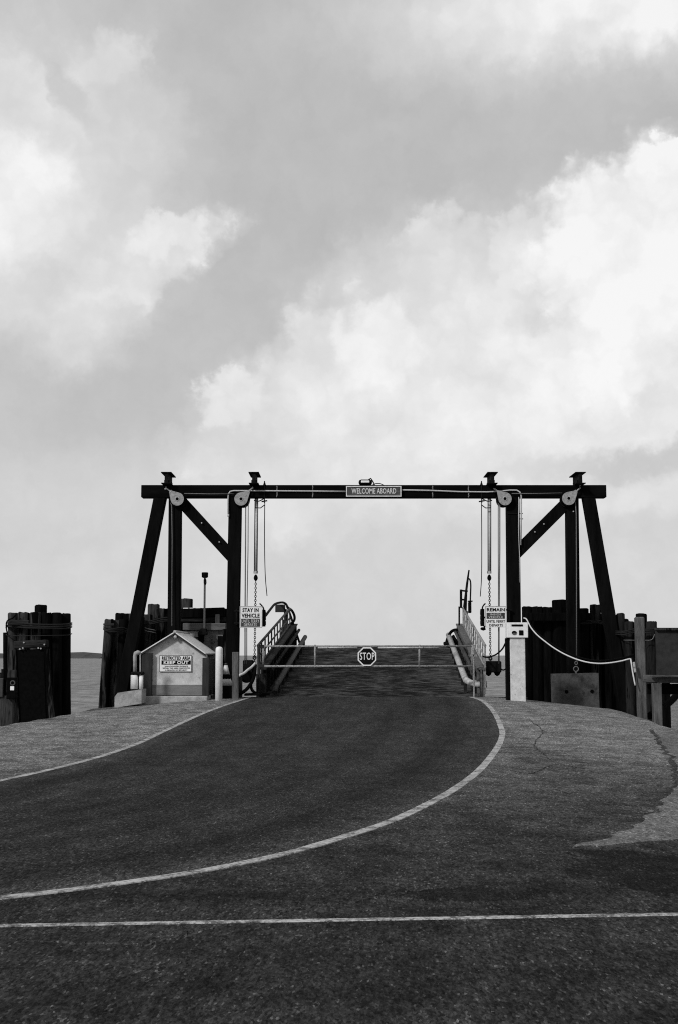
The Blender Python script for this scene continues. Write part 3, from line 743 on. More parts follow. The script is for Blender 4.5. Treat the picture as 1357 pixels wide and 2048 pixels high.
# ------------------------------------------------------------------ signs
def rect(x0, y0, x1, y1, Y): a = P(x0, y0, Y); b = P(x1, y1, Y); return (a.x + b.x) / 2, (a.z + b.z) / 2, b.x - a.x, a.z - b.z
def board(parent, r, Y, t, mat, name='board', bev=.004): return MB().box((r[0], Y + t / 2, r[1]), (r[2], t, r[3]), bevel=bev).build(name, mat, parent)
def frame(parent, r, Y, w, mat, name='frame', t=.02):
    cx, cz, W_, H = r; mb = MB()
    mb.box((cx, Y, cz + H / 2 - w / 2), (W_, t, w)); mb.box((cx, Y, cz - H / 2 + w / 2), (W_, t, w))
    mb.box((cx - W_ / 2 + w / 2, Y, cz), (w, t, H - 2 * w)); mb.box((cx + W_ / 2 - w / 2, Y, cz), (w, t, H - 2 * w))
    return mb.build(name, mat, parent)
def lettering(parent, rows, Y, mat):
    mb = MB()
    for (txt, x0, y0, x1, y1, bold) in rows:
        r = rect(x0, y0, x1, y1, Y); mb.text(txt, r[0], r[1], r[2], r[3], Y, .006, bold)
    return mb.build('lettering', mat, parent)
# WELCOME ABOARD
Y = GY - .30; r = rect(692.5, 972, 803.5, 993.3, Y)
o = thing('name_sign', (r[0], Y, r[1] - r[3] / 2), 'long dark board reading WELCOME ABOARD at the middle of the beam', 'sign')
board(o, r, Y, .06, M_welcome); frame(o, r, Y - .008, .030, M_letter)
lettering(o, [('WELCOME', 703.5, 976.5, 751, 987.5, .012), ('ABOARD', 754, 976.5, 793, 987.3, .012)], Y - .004, M_letter)
# floodlight
Y = GY - .25; c = P(731, 965, Y)
o = thing('floodlight', (c.x, Y, c.z - .1), 'small floodlight standing on the beam above the welcome sign', 'lamp')
mb = MB(); mb.tube([c + Vector((-.21, 0, 0)), c + Vector((-.19, 0, 0)), c + Vector((-.13, 0, 0)), c + Vector((.13, 0, 0)), c + Vector((.19, 0, 0)), c + Vector((.21, 0, 0))], .1, 14, True, [.02, .07, .095, .095, .07, .02])
mb.build('lamp_housing', M_black, o, smooth=True)
MB().box(c + Vector((-.005, -.088, .015)), (.26, .03, .07), bevel=.01).build('lens', M_lens, o)
mb = MB(); mb.tube([c + Vector((.10, .02, .09)), c + Vector((.17, .02, .13)), c + Vector((.22, 0, .05)), c + Vector((.28, 0, -.06)), c + Vector((.24, .02, -.12))], .022, 6); mb.box(c + Vector((.24, .05, -.10)), (.14, .1, .05), bevel=.008)
mb.build('bracket', M_black, o)
MB().tube(smooth_pts([c + Vector((.22, -.02, -.08)), c + Vector((.32, -.03, -.04)), c + Vector((.46, -.03, -.04)), c + Vector((.58, -.03, -.09))]), .014, 6).build('power_lead', M_black, o)

# STAY IN VEHICLE
Y = GY - .42; r = rect(480, 1212.5, 525, 1255.5, Y)
o = thing('message_sign', (r[0], Y, r[1] - r[3] / 2), 'white sign reading STAY IN VEHICLE UNTIL FERRY DEPARTS on the left inner post', 'sign')
board(o, r, Y, .012, M_sign); frame(o, r, Y - .004, .018, M_galv, t=.012)
board(o, rect(482.5, 1237.3, 520.5, 1253.5, Y - .004), Y - .004, .006, M_greyink, 'lower_panel', .001)
lettering(o, [('STAY IN', 485.5, 1216.2, 517.5, 1224.2, .03), ('VEHICLE', 483.5, 1227, 519.5, 1235.2, .03)], Y - .003, M_ink)
lettering(o, [('UNTIL FERRY', 483.8, 1239.2, 519, 1245.3, .0), ('DEPARTS', 488.5, 1246.8, 514, 1252.2, .0)], Y - .006, M_letter)
mb = MB(); a = P(476, 1222, GY - .2); b = P(486, 1246, GY - .2)
mb.box((a.x + .05, GY - .305, a.z), (.30, .05, .04)); mb.box((a.x + .05, GY - .305, b.z), (.30, .05, .04)); mb.box((a.x - .03, GY - .25, (a.z + b.z) / 2), (.05, .11, .5)); mb.build('bracket', M_steel_dark, o)
# REMAIN
r = rect(970.5, 1212.5, 1013, 1254.5, Y)
o = thing('message_sign', (r[0], Y, r[1] - r[3] / 2), 'white sign reading REMAIN INSIDE VEHICLE UNTIL FERRY DEPARTS on the right inner post', 'sign')
board(o, r, Y, .012, M_sign); frame(o, r, Y - .004, .012, M_galv, t=.012)
board(o, rect(973.5, 1225.5, 1010.3, 1237.5, Y - .004), Y - .004, .006, M_greyink, 'middle_panel', .001)
lettering(o, [('REMAIN', 974, 1216, 1010, 1222.6, .03), ('UNTIL FERRY', 973.5, 1239.8, 1010.5, 1245.3, .012), ('DEPARTS', 979, 1247.8, 1006, 1252.8, .012)], Y - .003, M_ink)
lettering(o, [('INSIDE', 980.5, 1227, 1003, 1230.8, .0), ('VEHICLE', 977.5, 1232.2, 1006.5, 1236.4, .0)], Y - .006, M_letter)
mb = MB(); a = P(1016, 1220, GY - .2); b = P(1012, 1247, GY - .2)
mb.box((a.x - .05, GY - .305, a.z), (.30, .05, .04)); mb.box((a.x - .05, GY - .305, b.z), (.30, .05, .04)); mb.box((a.x + .03, GY - .25, (a.z + b.z) / 2), (.05, .11, .5)); mb.build('bracket', M_steel_dark, o)
# dark signal boxes turned edge-on behind the two signs
for (x0, y0, x1, y1, s, lab) in ((524.5, 1219.5, 531, 1253, 1, 'narrow black signal box behind the STAY IN VEHICLE sign'), (962, 1218, 968.5, 1252, -1, 'narrow black signal box behind the REMAIN sign')):
    Yb = GY - .15; r = rect(x0, y0, x1, y1, Yb)
    o = thing('signal_box', (r[0], Yb, r[1] - r[3] / 2), lab, 'signal', 'signal boxes behind the signs')
    MB().box((r[0], Yb, r[1]), (r[2], .34, r[3]), bevel=.01).build('housing', M_black, o)
    mb = MB()
    for k in (.28, -.02, -.3): mb.cyl((r[0] + s * r[2] / 2, Yb, r[1] + k * r[3]), (r[0] + s * (r[2] / 2 + .02), Yb, r[1] + k * r[3]), .06, 12)
    mb.build('signal_lens', M_greyink, o)
    mb = MB(); t = P(522 if s > 0 else 969, 1209, Yb); mb.tube(smooth_pts([(r[0], Yb, r[1] + r[3] / 2 - .01), (r[0] - s * .01, Yb, r[1] + r[3] / 2 + .06), (t.x, Yb, t.z), (t.x - s * .04, Yb, t.z + .03)]), .024, 6)
    mb.build('conduit_loop', M_black, o); mb = MB()
    hx = -s * .22; mb.box((r[0] + hx / 2 - s * .05, Yb + .02, r[1]), (.30, .05, .06)); mb.build('mounting_arm', M_black, o)
c = P(966, 1258, GY - .15)
mb = MB(); mb.tube([c + Vector((-.07, 0, .0)), c + Vector((-.03, 0, .01)), c + Vector((.02, 0, .0)), c + Vector((.08, 0, .02))], .06, 10, True, [.02, .05, .055, .045]); mb.box(c + Vector((.05, 0, .06)), (.05, .05, .08))
tag(mb.build('horn', M_black), 'small black horn hanging under the signal box by the REMAIN sign', 'horn')

# ------------------------------------------------------------------ transfer bridge (ramp deck) in its own frame
az_b = R(2.42); pitch = math.atan2((1310 - 980) / F, 1.0)
A_ = Vector((math.sin(az_b) * math.cos(pitch), math.cos(az_b) * math.cos(pitch), math.sin(pitch)))
U_ = Vector((math.cos(az_b), -math.sin(az_b), 0)); W_ = U_.cross(A_).normalized()
O_ = Vector((.98, 39.24, ztop(.98, 39) - .01)); LB = 13.0
def Bp(u, v, w): return O_ + U_ * u + A_ * v + W_ * w
MBR = Matrix((U_, A_, W_)).transposed()
br = thing('transfer_bridge', O_, 'dark planked ferry ramp rising between two railings under the gantry', 'ramp')
mb = MB(); mb.box((0, LB / 2, -.06), (6.5, LB, .12)); deck = mb.build('deck', deck_material(), br, origin=(0, 0, 0))
deck.location = (0, 0, 0); deck.rotation_euler = MBR.to_euler()
mb = MB()
for u in (-2.4, -.8, .8, 2.4): mb.box(Bp(u, LB / 2, -.42), (.25, LB - .2, .58), MBR)
mb.build('underframe', M_steel_dark, br)
HG = .80
for s, mat in ((-1, M_girder), (1, M_girder_l)):  # dark left, pale right: unlit and lit sides carried by the colour
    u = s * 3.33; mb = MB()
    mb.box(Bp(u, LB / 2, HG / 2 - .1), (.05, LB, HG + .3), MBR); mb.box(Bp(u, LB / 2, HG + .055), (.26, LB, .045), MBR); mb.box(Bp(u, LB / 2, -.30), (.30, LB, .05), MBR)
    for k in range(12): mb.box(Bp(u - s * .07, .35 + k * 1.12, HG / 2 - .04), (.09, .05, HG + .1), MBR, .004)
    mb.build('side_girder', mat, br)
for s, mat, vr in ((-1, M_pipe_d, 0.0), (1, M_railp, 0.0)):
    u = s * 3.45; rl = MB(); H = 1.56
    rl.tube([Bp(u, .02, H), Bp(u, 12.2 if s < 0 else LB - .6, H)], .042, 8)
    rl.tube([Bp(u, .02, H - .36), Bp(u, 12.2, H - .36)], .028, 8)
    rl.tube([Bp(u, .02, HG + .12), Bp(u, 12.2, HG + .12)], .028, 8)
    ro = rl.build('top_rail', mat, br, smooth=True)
    for k in range(12):
        v = .05 + k * 1.10
        MB().beam(Bp(u, v, .1), Bp(u, v, H), .048, .04, .005).build('railing_post', mat, br)
for s, mat in ((-1, M_pipe_d), (1, M_pipe_l)):  # light from the left painted in: left pipe dark, right pipe pale
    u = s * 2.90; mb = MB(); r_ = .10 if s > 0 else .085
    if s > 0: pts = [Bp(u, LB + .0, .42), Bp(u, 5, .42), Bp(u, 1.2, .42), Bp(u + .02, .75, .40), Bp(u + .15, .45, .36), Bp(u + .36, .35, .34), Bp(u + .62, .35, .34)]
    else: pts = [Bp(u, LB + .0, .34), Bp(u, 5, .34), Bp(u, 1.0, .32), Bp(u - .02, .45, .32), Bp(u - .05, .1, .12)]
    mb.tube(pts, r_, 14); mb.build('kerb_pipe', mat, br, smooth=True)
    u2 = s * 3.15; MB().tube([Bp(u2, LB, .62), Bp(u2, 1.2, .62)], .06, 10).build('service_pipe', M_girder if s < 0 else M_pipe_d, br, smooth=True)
    for k in range(8): MB().box(Bp(u, .9 + k * 1.6, .12), (.10, .12, .26), MBR).build('pipe_support', M_girder, br)
for s in (-1, 1):
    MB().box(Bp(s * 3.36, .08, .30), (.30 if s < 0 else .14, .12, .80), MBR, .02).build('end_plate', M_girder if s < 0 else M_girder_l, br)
# far left end: hoop, plate and stay
mb = MB(); Yf = 51.6
mb.tube(smooth_pts([P(531, 1233, 44), P(540, 1219, 46), P(550, 1208.5, 49), P(558, 1205.2, Yf), P(567, 1205), P(573, 1209, Yf), P(576, 1216, Yf)] if False else [P(532, 1231, 44.5), P(541, 1219, 46.5), P(550, 1208.5, 49), P(559, 1205.4, Yf), P(567, 1205.2, Yf), P(573, 1209, Yf), P(575.5, 1216, Yf)]), .045, 8)
mb.build('end_hoop', M_steel_dark, br, smooth=True)
r = rect(551, 1209, 571, 1224.5, Yf); MB().box((r[0], Yf, r[1]), (r[2], .04, r[3]), bevel=.01).build('end_board', M_wallpanel, br)
mb = MB(); mb.tube([P(575, 1212, Yf), P(601, 1290, Yf + .3)], .045, 8); mb.tube([P(571, 1218, Yf), P(572, 1262, Yf)], .06, 8); mb.build('stay_pole', M_steel_dark, br)
MB().tube(smooth_pts([P(577, 1216, Yf), P(584, 1221, Yf), P(589, 1231, Yf), P(589, 1240, Yf), P(584, 1246, Yf), P(576, 1251, Yf)]), .05, 8).build('hose_loop', M_black, br, smooth=True)
mb = MB(); mb.box(P(585, 1270, Yf), (.35, .25, .22), bevel=.03); mb.box(P(580, 1262, Yf + .1), (.2, .25, .15), bevel=.03); mb.tube([P(592, 1276, Yf), P(588, 1284, Yf)], .09, 10); mb.build('winch', M_steel_dark, br)
mb = MB(); mb.prism([(P(566, 1240, Yf).x, P(566, 1238, Yf).z), (P(575, 1240, Yf).x, P(575, 1244, Yf).z), (P(577, 1284, Yf).x, P(577, 1284, Yf).z), (P(560, 1284, Yf).x, P(560, 1284, Yf).z)], Yf - .1, Yf + .1)
mb.build('gusset_plate', M_girder, br)
# far right end: short ladder frame, leaning pole, lamp box, hose
Yr = 51.2; mb = MB()
for a, b in (((922.5, 1179), (922.5, 1216)), ((933.5, 1182), (932, 1230)), ((922, 1181), (936, 1182.5)), ((922, 1199), (934, 1200)), ((919, 1213), (919, 1262))): mb.tube([P(*a, Yr), P(*b, Yr)], .035 if a[1] > 1180 else .05, 8)
mb.build('ladder_frame', M_steel_dark, br)
MB().tube([P(938.5, 1140, Yr), P(935, 1165, Yr), P(931, 1198, Yr), P(928, 1222, Yr)], .045, 8, True, [.03, .045, .05, .05]).build('leaning_pole', M_steel_dark, br)
MB().tube(smooth_pts([P(936, 1156, Yr), P(940.5, 1160, Yr), P(942, 1170, Yr), P(941.5, 1190, Yr), P(941, 1204, Yr)]), .03, 8).build('cable_loop', M_steel_dark, br, smooth=True)
r = rect(937, 1204, 943, 1226, Yr); mb = MB(); mb.box((r[0], Yr, r[1]), (r[2], .25, r[3]), bevel=.02); mb.box((r[0] + .02, Yr, r[1] + r[3] / 2 + .03), (.18, .2, .05), bevel=.01); mb.build('lamp_box', M_black, br)
MB().tube([P(934.5, 1222, Yr), P(935, 1250, Yr)], .04, 8).build('lamp_stem', M_railp, br)
MB().tube(smooth_pts([P(893, 1288, Yr), P(895.5, 1278, Yr), P(901, 1266, Yr), P(908, 1260.5, Yr), P(918, 1259.5, Yr)]), .06, 8).build('hose_loop', M_black, br, smooth=True)
mb = MB(); mb.box(P(893, 1287, Yr), (.22, .2, .14), bevel=.03); mb.tube([P(903, 1272, Yr), P(913, 1290, Yr)], .13, 10); mb.build('winch', M_steel_dark, br)

# ------------------------------------------------------------------ gate and its stop sign
YG = 38.85
gate = thing('barrier_gate', P(735, 1333, YG), 'low two-rail steel tube gate closed across the foot of the ramp', 'gate')
MB().tube([P(527, 1292.5, YG), P(945, 1292.5, YG)], .030, 10).build('upper_rail', M_railp, gate, smooth=True)
MB().tube([P(636, 1295.5, YG - .03), P(715, 1295.5, YG - .03)], .026, 8).build('reinforcing_bar', M_galv, gate, smooth=True)
MB().tube([P(756, 1295.5, YG - .03), P(878, 1295.5, YG - .03)], .026, 8).build('reinforcing_bar', M_galv, gate, smooth=True)
MB().tube([P(527, 1332.5, YG), P(945, 1332.5, YG)], .033, 10).build('lower_rail', M_railp, gate, smooth=True)
for px, e in ((630.5, 1336), (839.5, 1336), (527, 1335), (945, 1335)):
    MB().tube([P(px, 1289.5, YG), P(px, e, YG)], .031, 10).build('gate_upright', M_railp, gate, smooth=True)
mb = MB()
for py in (1293, 1332): mb.box(P(523, py, YG), (.16, .09, .10), bevel=.01)
mb.box(P(519.5, 1338, YG), (.06, .08, 1.4), bevel=.012); mb.build('hinge_post', M_girder, gate)
mb = MB(); mb.box(P(948, 1345, YG), (.05, .07, 1.7), bevel=.01); mb.box(P(947, 1311, YG), (.2, .07, .06)); mb.build('latch_post', M_railp, gate)
Ys = YG - .07; c = P(734.3, 1313, Ys); Rr = .302
o = thing('stop_sign', (c.x, Ys, c.z - .28), 'dark octagonal STOP sign fixed to the middle of the gate', 'sign')
octa = lambda r: [(c.x + r * math.cos(PI / 8 + k * PI / 4), c.z + r * math.sin(PI / 8 + k * PI / 4)) for k in range(8)]
MB().prism(octa(Rr), Ys, Ys + .012).build('border', M_sign, o)
MB().prism(octa(Rr * .865), Ys - .005, Ys - .001).build('sign_face', M_ink, o)
lettering(o, [('STOP', 720, 1305, 749.5, 1319.8, .008)], Ys - .006, M_sign)
mb = MB(); mb.box((c.x, Ys + .035, c.z + .262), (.05, .045, .06)); mb.box((c.x, Ys + .035, c.z - .262), (.05, .045, .06)); mb.build('clamp', M_black, o)

# ------------------------------------------------------------------ piles
def pile_mesh(a, b, r0, r1, cap=True, seed=0, n=14):
    """round timber from bottom a to top b with an uneven trunk and a worn head"""
    mb = MB(); a = Vector(a); b = Vector(b); L = (b - a).length; k = max(4, int(L / .45)); rings = []
    for i in range(k + 1):
        t = i / k; c = a.lerp(b, t); r = r0 + (r1 - r0) * t; row = []
        for j in range(n):
            q = 2 * PI * j / n; f = 1 + .06 * noise.noise(Vector((math.cos(q) * 1.3 + seed * 3.1, math.sin(q) * 1.3, c.z * .8)))
            dz = .035 * noise.noise(Vector((math.cos(q) * 2 + seed, math.sin(q) * 2, 3))) if i == k else 0
            row.append(mb.bm.verts.new((c.x + math.cos(q) * r * f, c.y + math.sin(q) * r * f, c.z + dz)))
        rings.append(row)
    last = [mb.bm.verts.new(((v.co.x - b.x) * .86 + b.x, (v.co.y - b.y) * .86 + b.y, v.co.z + .025)) for v in rings[-1]]
    rings.append(last)
    for i in range(len(rings) - 1):
        for j in range(n): mb.bm.faces.new((rings[i][j], rings[i][(j + 1) % n], rings[i + 1][(j + 1) % n], rings[i + 1][j]))
    mb.bm.faces.new(rings[-1]); mb.bm.faces.new(list(reversed(rings[0])))
    return mb
SEED = [0]
def pile(parent, xl, xr, ytop, Y, xlb=None, ybot=1440, mat=None, zb=-6.5, grow=1.12):
    SEED[0] += 1
    a = P(xl, ytop, Y); b = P(xr, ytop, Y); r = (b.x - a.x) / 2; topc = Vector(((a.x + b.x) / 2, Y, a.z))
    dx = 0
    if xlb is not None:
        e = P(xlb, ybot, Y); dx = (e.x - a.x) / (e.z - a.z)
    botc = Vector((topc.x + dx * (zb - topc.z), Y + .02 * (zb - topc.z) * -1, zb))
    m = mat or (M_pile if rnd.random() < .6 else M_pile_dark)
    return pile_mesh(botc, topc, r * grow, r, seed=SEED[0]).build('pile', m, parent, smooth=True)
def cable_band(parent, pts, r, name='wire_wrap', mat=M_rust, n=2, gap=.05):
    mb = MB()
    for k in range(n): mb.tube(smooth_pts([Vector(p) + Vector((0, 0, -k * gap + rnd.uniform(-.01, .01))) for p in pts], 4), r, 6)
    return mb.build(name, mat, parent, smooth=True)

# cluster A, far left
YA = 34.6
ca = thing('pile_cluster', P(78, 1440, YA), 'free-standing round cluster of tarred piles at the far left', 'piles', 'mooring pile clusters')
for x0, x1, y, dy, m in ((16, 37, 1227.5, .25, M_pile), (36, 59, 1227, .05, M_pile), (60, 83, 1226.5, 0, M_pile), (84, 104, 1227, .05, M_pile_dark), (103, 124, 1228, .15, M_pile_dark), (121, 142, 1229, .4, M_pile_dark)):
    pile(ca, x0, x1, y, YA + dy, x0 - 1, 1440, m, grow=1.05)
for x0, x1, y, dy in ((24, 46, 1229, .7), (50, 72, 1228, .75), (92, 114, 1229, .8), (118, 140, 1230, .9), (35, 58, 1230, 1.2), (100, 122, 1231, 1.3)): pile(ca, x0, x1, y, YA + dy, None, 1440, M_pile_dark, grow=1.05)
pile(ca, 70, 95, 1212, YA + .42, None, 1440, M_pile_dark, grow=1.0)
r = rect(15, 1240, 142, 1250.5, YA - .38); MB().box((r[0] - .55, YA - .30, r[1]), (r[2] - 1.15, .10, r[3]), bevel=.02).build('wale', M_wale, ca)
cable_band(ca, [P(13, 1247, YA + .3), P(20, 1246, YA - .15), P(60, 1248, YA - .36), P(100, 1249, YA - .34), P(132, 1249, YA - .1), P(144, 1246, YA + .4)], .022, n=3, gap=.05)
cable_band(ca, [P(13, 1270, YA + .3), P(22, 1271, YA - .2), P(60, 1271, YA - .34), P(100, 1271, YA - .34), P(135, 1270, YA - .05), P(144, 1268, YA + .4)], .014, n=1)
MB().tube(smooth_pts([P(33, 1229, YA - .2), P(26, 1236, YA - .3), P(15, 1242, YA - .2), P(13, 1255, YA - .1), P(16, 1270, YA - .2)]), .02, 6).build('slack_rope', M_black, ca, smooth=True)
# fender panel in front of cluster A
YP = 33.6
fp = thing('fender_panel', P(68, 1440, YP), 'black flat steel fender panel leaning before the far left pile cluster', 'panel')
a = [P(33, 1300, YP), P(88, 1298, YP), P(103, 1440, YP), P(42, 1440, YP)]
MB().prism([(p.x, p.z) for p in a[:2]] + [(a[2].x, -4.2), (a[3].x, -4.2)], YP, YP + .12).build('plate', M_black, fp)
mb = MB(); b0 = P(29, 1290, YP); b1 = P(95, 1287, YP); mb.beam(b0 + Vector((0, .06, 0)), b1 + Vector((0, .06, 0)), .20, .24, .02); fpb = mb.build('header_beam', M_wale, fp)
mb = MB(); mb.beam(P(29, 1300, YP) + Vector((0, .04, 0)), P(38, 1480, YP) + Vector((0, .04, 0)), .10, .18, .012); mb.beam(P(93, 1298, YP) + Vector((0, .04, 0)), P(107, 1480, YP) + Vector((0, .04, 0)), .12, .18, .012)
mb.build('frame_post', M_pile, fp)
mb = MB()
for px, py in ((40, 1298), (46, 1296), (77, 1296), (82, 1297), (89, 1289), (48, 1285)): mb.cyl(P(px, py, YP - .09), P(px, py, YP + .02), .022, 8)
mb.build('bolt', M_galv, fp)
# thin dark pole, electrical boxes on a post, far left
toplevel_tube('pole', [P(12, 1265, 35.9), P(12, 1300, 35.9), P(13, 1400, 35.9), P(13, 1480, 35.9)], .075, M_black, 'thin black pole left of the far left pile cluster', 'pole', smooth=False)
YE = 30.3
ep = thing('meter_post', P(20, 1450, YE), 'short timber post carrying electrical boxes at the left edge', 'post')
MB().beam((P(17, 1400, YE).x, YE, -4), P(17, 1390, YE), .33, .28, .03).build('post', M_pile, ep).location
mb = MB(); mb.beam(P(21, 1340, YE - .05), P(21, 1395, YE - .05), .28, .12, .012); mb.build('back_board', M_pile, ep)
r = rect(16, 1355, 34, 1398, YE - .2); MB().box((r[0], YE - .2, r[1]), (r[2], .16, r[3]), bevel=.012).build('meter_box', M_black, ep)
r = rect(21, 1372.5, 28.5, 1380.5, YE - .29); MB().box((r[0], YE - .287, r[1]), (r[2], .006, r[3])).build('paper_notice', M_sign, ep)
mb = MB(); c = P(26, 1366, YE - .28); mb.ring((c.x, c.y - .004, c.z), .05, .014, 14, 6); mb.build('meter_dial', M_conc_dark, ep)
r = rect(-8, 1356, 8, 1394, YE - .1); MB().box((r[0], YE - .1, r[1]), (r[2], .18, r[3]), bevel=.012).build('junction_box', M_greyink, ep)
mb = MB(); mb.tube([P(6, 1338, YE - .1), P(6, 1356, YE - .1)], .035, 8); mb.tube([P(2, 1345, YE - .1), P(2, 1356, YE - .1)], .02, 8); mb.tube([P(33, 1398, YE - .15), P(34, 1430, YE - .15), P(35, 1460, YE - .1)], .018, 6); mb.build('conduit', M_steel_dark, ep)
MB().box((P(17, 1342, YE).x - .1, YE + .05, P(17, 1398, YE).z), (.75, .10, .12), bevel=.01).build('cross_arm', M_pile_dark, ep)

# cluster B1, leaning outwards left of the gantry
YB = 40.8
cb = thing('pile_cluster', P(235, 1400, YB), 'cluster of piles leaning outward beside the left batter leg', 'piles', 'mooring pile clusters')
pile(cb, 209.5, 229, 1240.5, YB - .35, 197, 1415, M_pile)
pile(cb, 224, 247, 1241.5, YB - .1, 213, 1415, M_pile)
pile(cb, 231, 250, 1228, YB + .35, 224, 1415, M_pile_dark)
pile(cb, 247, 270, 1228.5, YB + .2, 240, 1415, M_pile)
pile(cb, 262, 280, 1230, YB + .5, 258, 1415, M_pile_dark)
pile(cb, 270, 290, 1236, YB + .6, 266, 1415, M_pile_dark)
pile(cb, 215, 234, 1246, YB + .6, 206, 1415, M_pile_dark)
pile(cb, 238, 258, 1240, YB - .2, 232, 1415, M_pile_dark)
cable_band(cb, [P(208, 1253, YB + .1), P(212, 1255, YB - .65), P(228, 1257, YB - .75), P(246, 1256, YB - .5), P(262, 1262, YB - .2), P(275, 1260, YB + .2)], .022, n=3)
MB().box(P(218, 1249, YB - .72), (.34, .05, .07), bevel=.01).build('band_plate', M_wale, cb)
# cluster B2 behind the shed
YC = 42.2
cc = thing('pile_cluster', P(375, 1400, YC), 'broad cluster of piles behind the gable shed and utility hut', 'piles', 'mooring pile clusters')
pile(cc, 296, 320, 1210, YC + .3, 292, 1415, M_pile)
for x0, x1, y, dy, m in ((282, 306, 1231, -.3, M_pile), (311, 336, 1218.5, -.1, M_pile), (332, 352, 1219, 0, M_pile_dark), (352, 372, 1222, 0, M_pile_dark),
                          (386, 408, 1218, -.1, M_pile_dark), (404, 428, 1219, -.1, M_pile), (424, 447, 1218, 0, M_pile_dark), (444, 466, 1219, .1, M_pile_dark), (368, 392, 1219, .0, M_pile_dark)):
    pile(cc, x0, x1, y, YC + dy, x0 - (1 if x0 < 340 else 0), 1415, m, grow=1.06)
pile(cc, 360, 386, 1199, YC + .45, None, 1415, M_pile)
for k in range(7): pile(cc, 300 + k * 23, 322 + k * 23, 1221, YC + .8, None, 1415, M_pile_dark, grow=1.03)
MB().beam(P(362, 1227, YC - .5), P(450, 1224, YC - .5), .30, .16, .02).build('wale', M_pile_dark, cc)
MB().beam(P(362, 1239, YC - .46), P(452, 1239, YC - .46), .16, .12, .02).build('wale', M_wale, cc)
cable_band(cc, [P(285, 1240, YC - .4), P(300, 1242, YC - .7), P(330, 1236, YC - .55), P(352, 1236, YC - .4)], .024, n=3)
cable_band(cc, [P(284, 1250, YC - .4), P(292, 1256, YC - .8), P(312, 1261, YC - .7)], .016, n=2, mat=M_cable, gap=.08)
mb = MB(); a = P(431.5, 1229, YC - .62); b = P(440, 1247, YC - .62); mb.box(((a.x + b.x) / 2, YC - .64, (a.z + b.z) / 2 - .1), (b.x - a.x, .12, a.z - b.z + .2), bevel=.01); mb.build('cleat', M_post, cc)
mb = MB()
for px, w in ((374, .22), (382, .18), (397, .16)): mb.box(P(px, 1216.8, YC - .28), (w, .12, .035), bevel=.008)
mb.build('gull_lime', M_white, cc)

# cluster C, behind the control pedestal on the right
YD = 43.0
cd = thing('pile_cluster', P(1140, 1400, YD), 'broad black wall of piles behind the hanging concrete block', 'piles', 'mooring pile clusters')
for x0, x1, y, dy, m in ((1044, 1066, 1215, .1, M_pile_dark), (1064, 1086, 1215, 0, M_pile_dark), (1084, 1106, 1216, 0, M_pile_dark), (1134, 1158, 1217, 0, M_pile_dark), (1156, 1178, 1218.5, 0, M_pile_dark), (1203, 1222, 1230, .2, M_pile_dark), (1219, 1236, 1232, .3, M_pile_dark)):
    pile(cd, x0, x1, y, YD + dy, None, 1415, m, grow=1.05)
pile(cd, 1104.5, 1136, 1201.5, YD - .1, None, 1415, M_pile_dark)
pile(cd, 1180, 1202, 1211, YD, 1183, 1415, M_pile_mid)
for k in range(9): pile(cd, 1048 + k * 20, 1070 + k * 20, 1222 + k, YD + .55, None, 1415, M_pile_dark, grow=1.05)
MB().box(P(1112, 1234, YD - .48), (2.0, .14, .28), bevel=.02).build('wale', M_pile_dark, cd)
cable_band(cd, [P(1150, 1240, YD - .4), P(1170, 1242, YD - .45), P(1192, 1240, YD - .45), P(1212, 1244, YD - .2)], .018, n=3)
YH = 39.6
ce = thing('pile_cluster', P(1275, 1420, YH), 'small cluster of piles behind the grey square post at the right', 'piles', 'mooring pile clusters')
pile(ce, 1233, 1250, 1228.5, YH + .1, 1240, 1440, M_pile_mid); pile(ce, 1249, 1269, 1245, YH - .25, 1254, 1440, M_pile_mid); pile(ce, 1272, 1294, 1229, YH, 1276, 1440, M_pile_dark)
pile(ce, 1292, 1314, 1244.5, YH - .2, 1293, 1440, M_pile_mid); pile(ce, 1262, 1282, 1247, YH + .35, None, 1440, M_pile_dark); pile(ce, 1240, 1258, 1240, YH + .6, None, 1440, M_pile_dark); pile(ce, 1226, 1246, 1236, YH + .4, 1230, 1440, M_pile_dark); pile(ce, 1286, 1304, 1246, YH + .4, None, 1440, M_pile_dark)
cable_band(ce, [P(1232, 1262, YH - .1), P(1250, 1262, YH - .6), P(1272, 1258, YH - .45), P(1300, 1259, YH - .6), P(1314, 1256, YH - .1)], .02, n=3)
cable_band(ce, [P(1248, 1280, YH - .4), P(1262, 1280, YH - .62), P(1290, 1281, YH - .5), P(1304, 1279, YH - .56), P(1310, 1268, YH - .5)], .013, n=1, mat=M_cable)
# extra single piles, lower right between the batter leg and the post
# square grey timber post
sp_ = thing('square_post', P(1279, 1440, 35.4), 'tall square grey timber post with a chamfered head at the right', 'post')
a = P(1279, 1234, 35.4); MB().beam((a.x + .02, 35.4, -4.3), a, .245, .25, .03).build('post', M_post, sp_)
mb = MB(); mb.beam(P(1268, 1324, 35.1), P(1271, 1345, 35.1), .06, .05, .01); mb.build('hose_cleat', M_galv, sp_)
# timber rail with posts
fr = thing('timber_railing', P(1330, 1440, 34.4), 'heavy grey timber rail on a short post at the right edge', 'railing')
MB().beam(P(1286, 1357, 34.7), P(1470, 1361, 34.4), .20, .22, .02, up=(0, 1, 0)).build('rail', M_rail, fr)
MB().box(P(1375, 1352.5, 34.35), (1.9, .30, .05), bevel=.008).build('rail_cap', M_rail, fr)
for px, w in ((1313.5, .23), (1410, .23)):
    a = P(px, 1366.5, 34.5); MB().beam((a.x, a.y, -4.2), a, w, .22, .015).build('post', M_post, fr)
MB().box(P(1345, 1378, 34.9) + Vector((.38, 0, 0)), (2.1, .08, .28), bevel=.01).build('lower_board', M_black, fr)
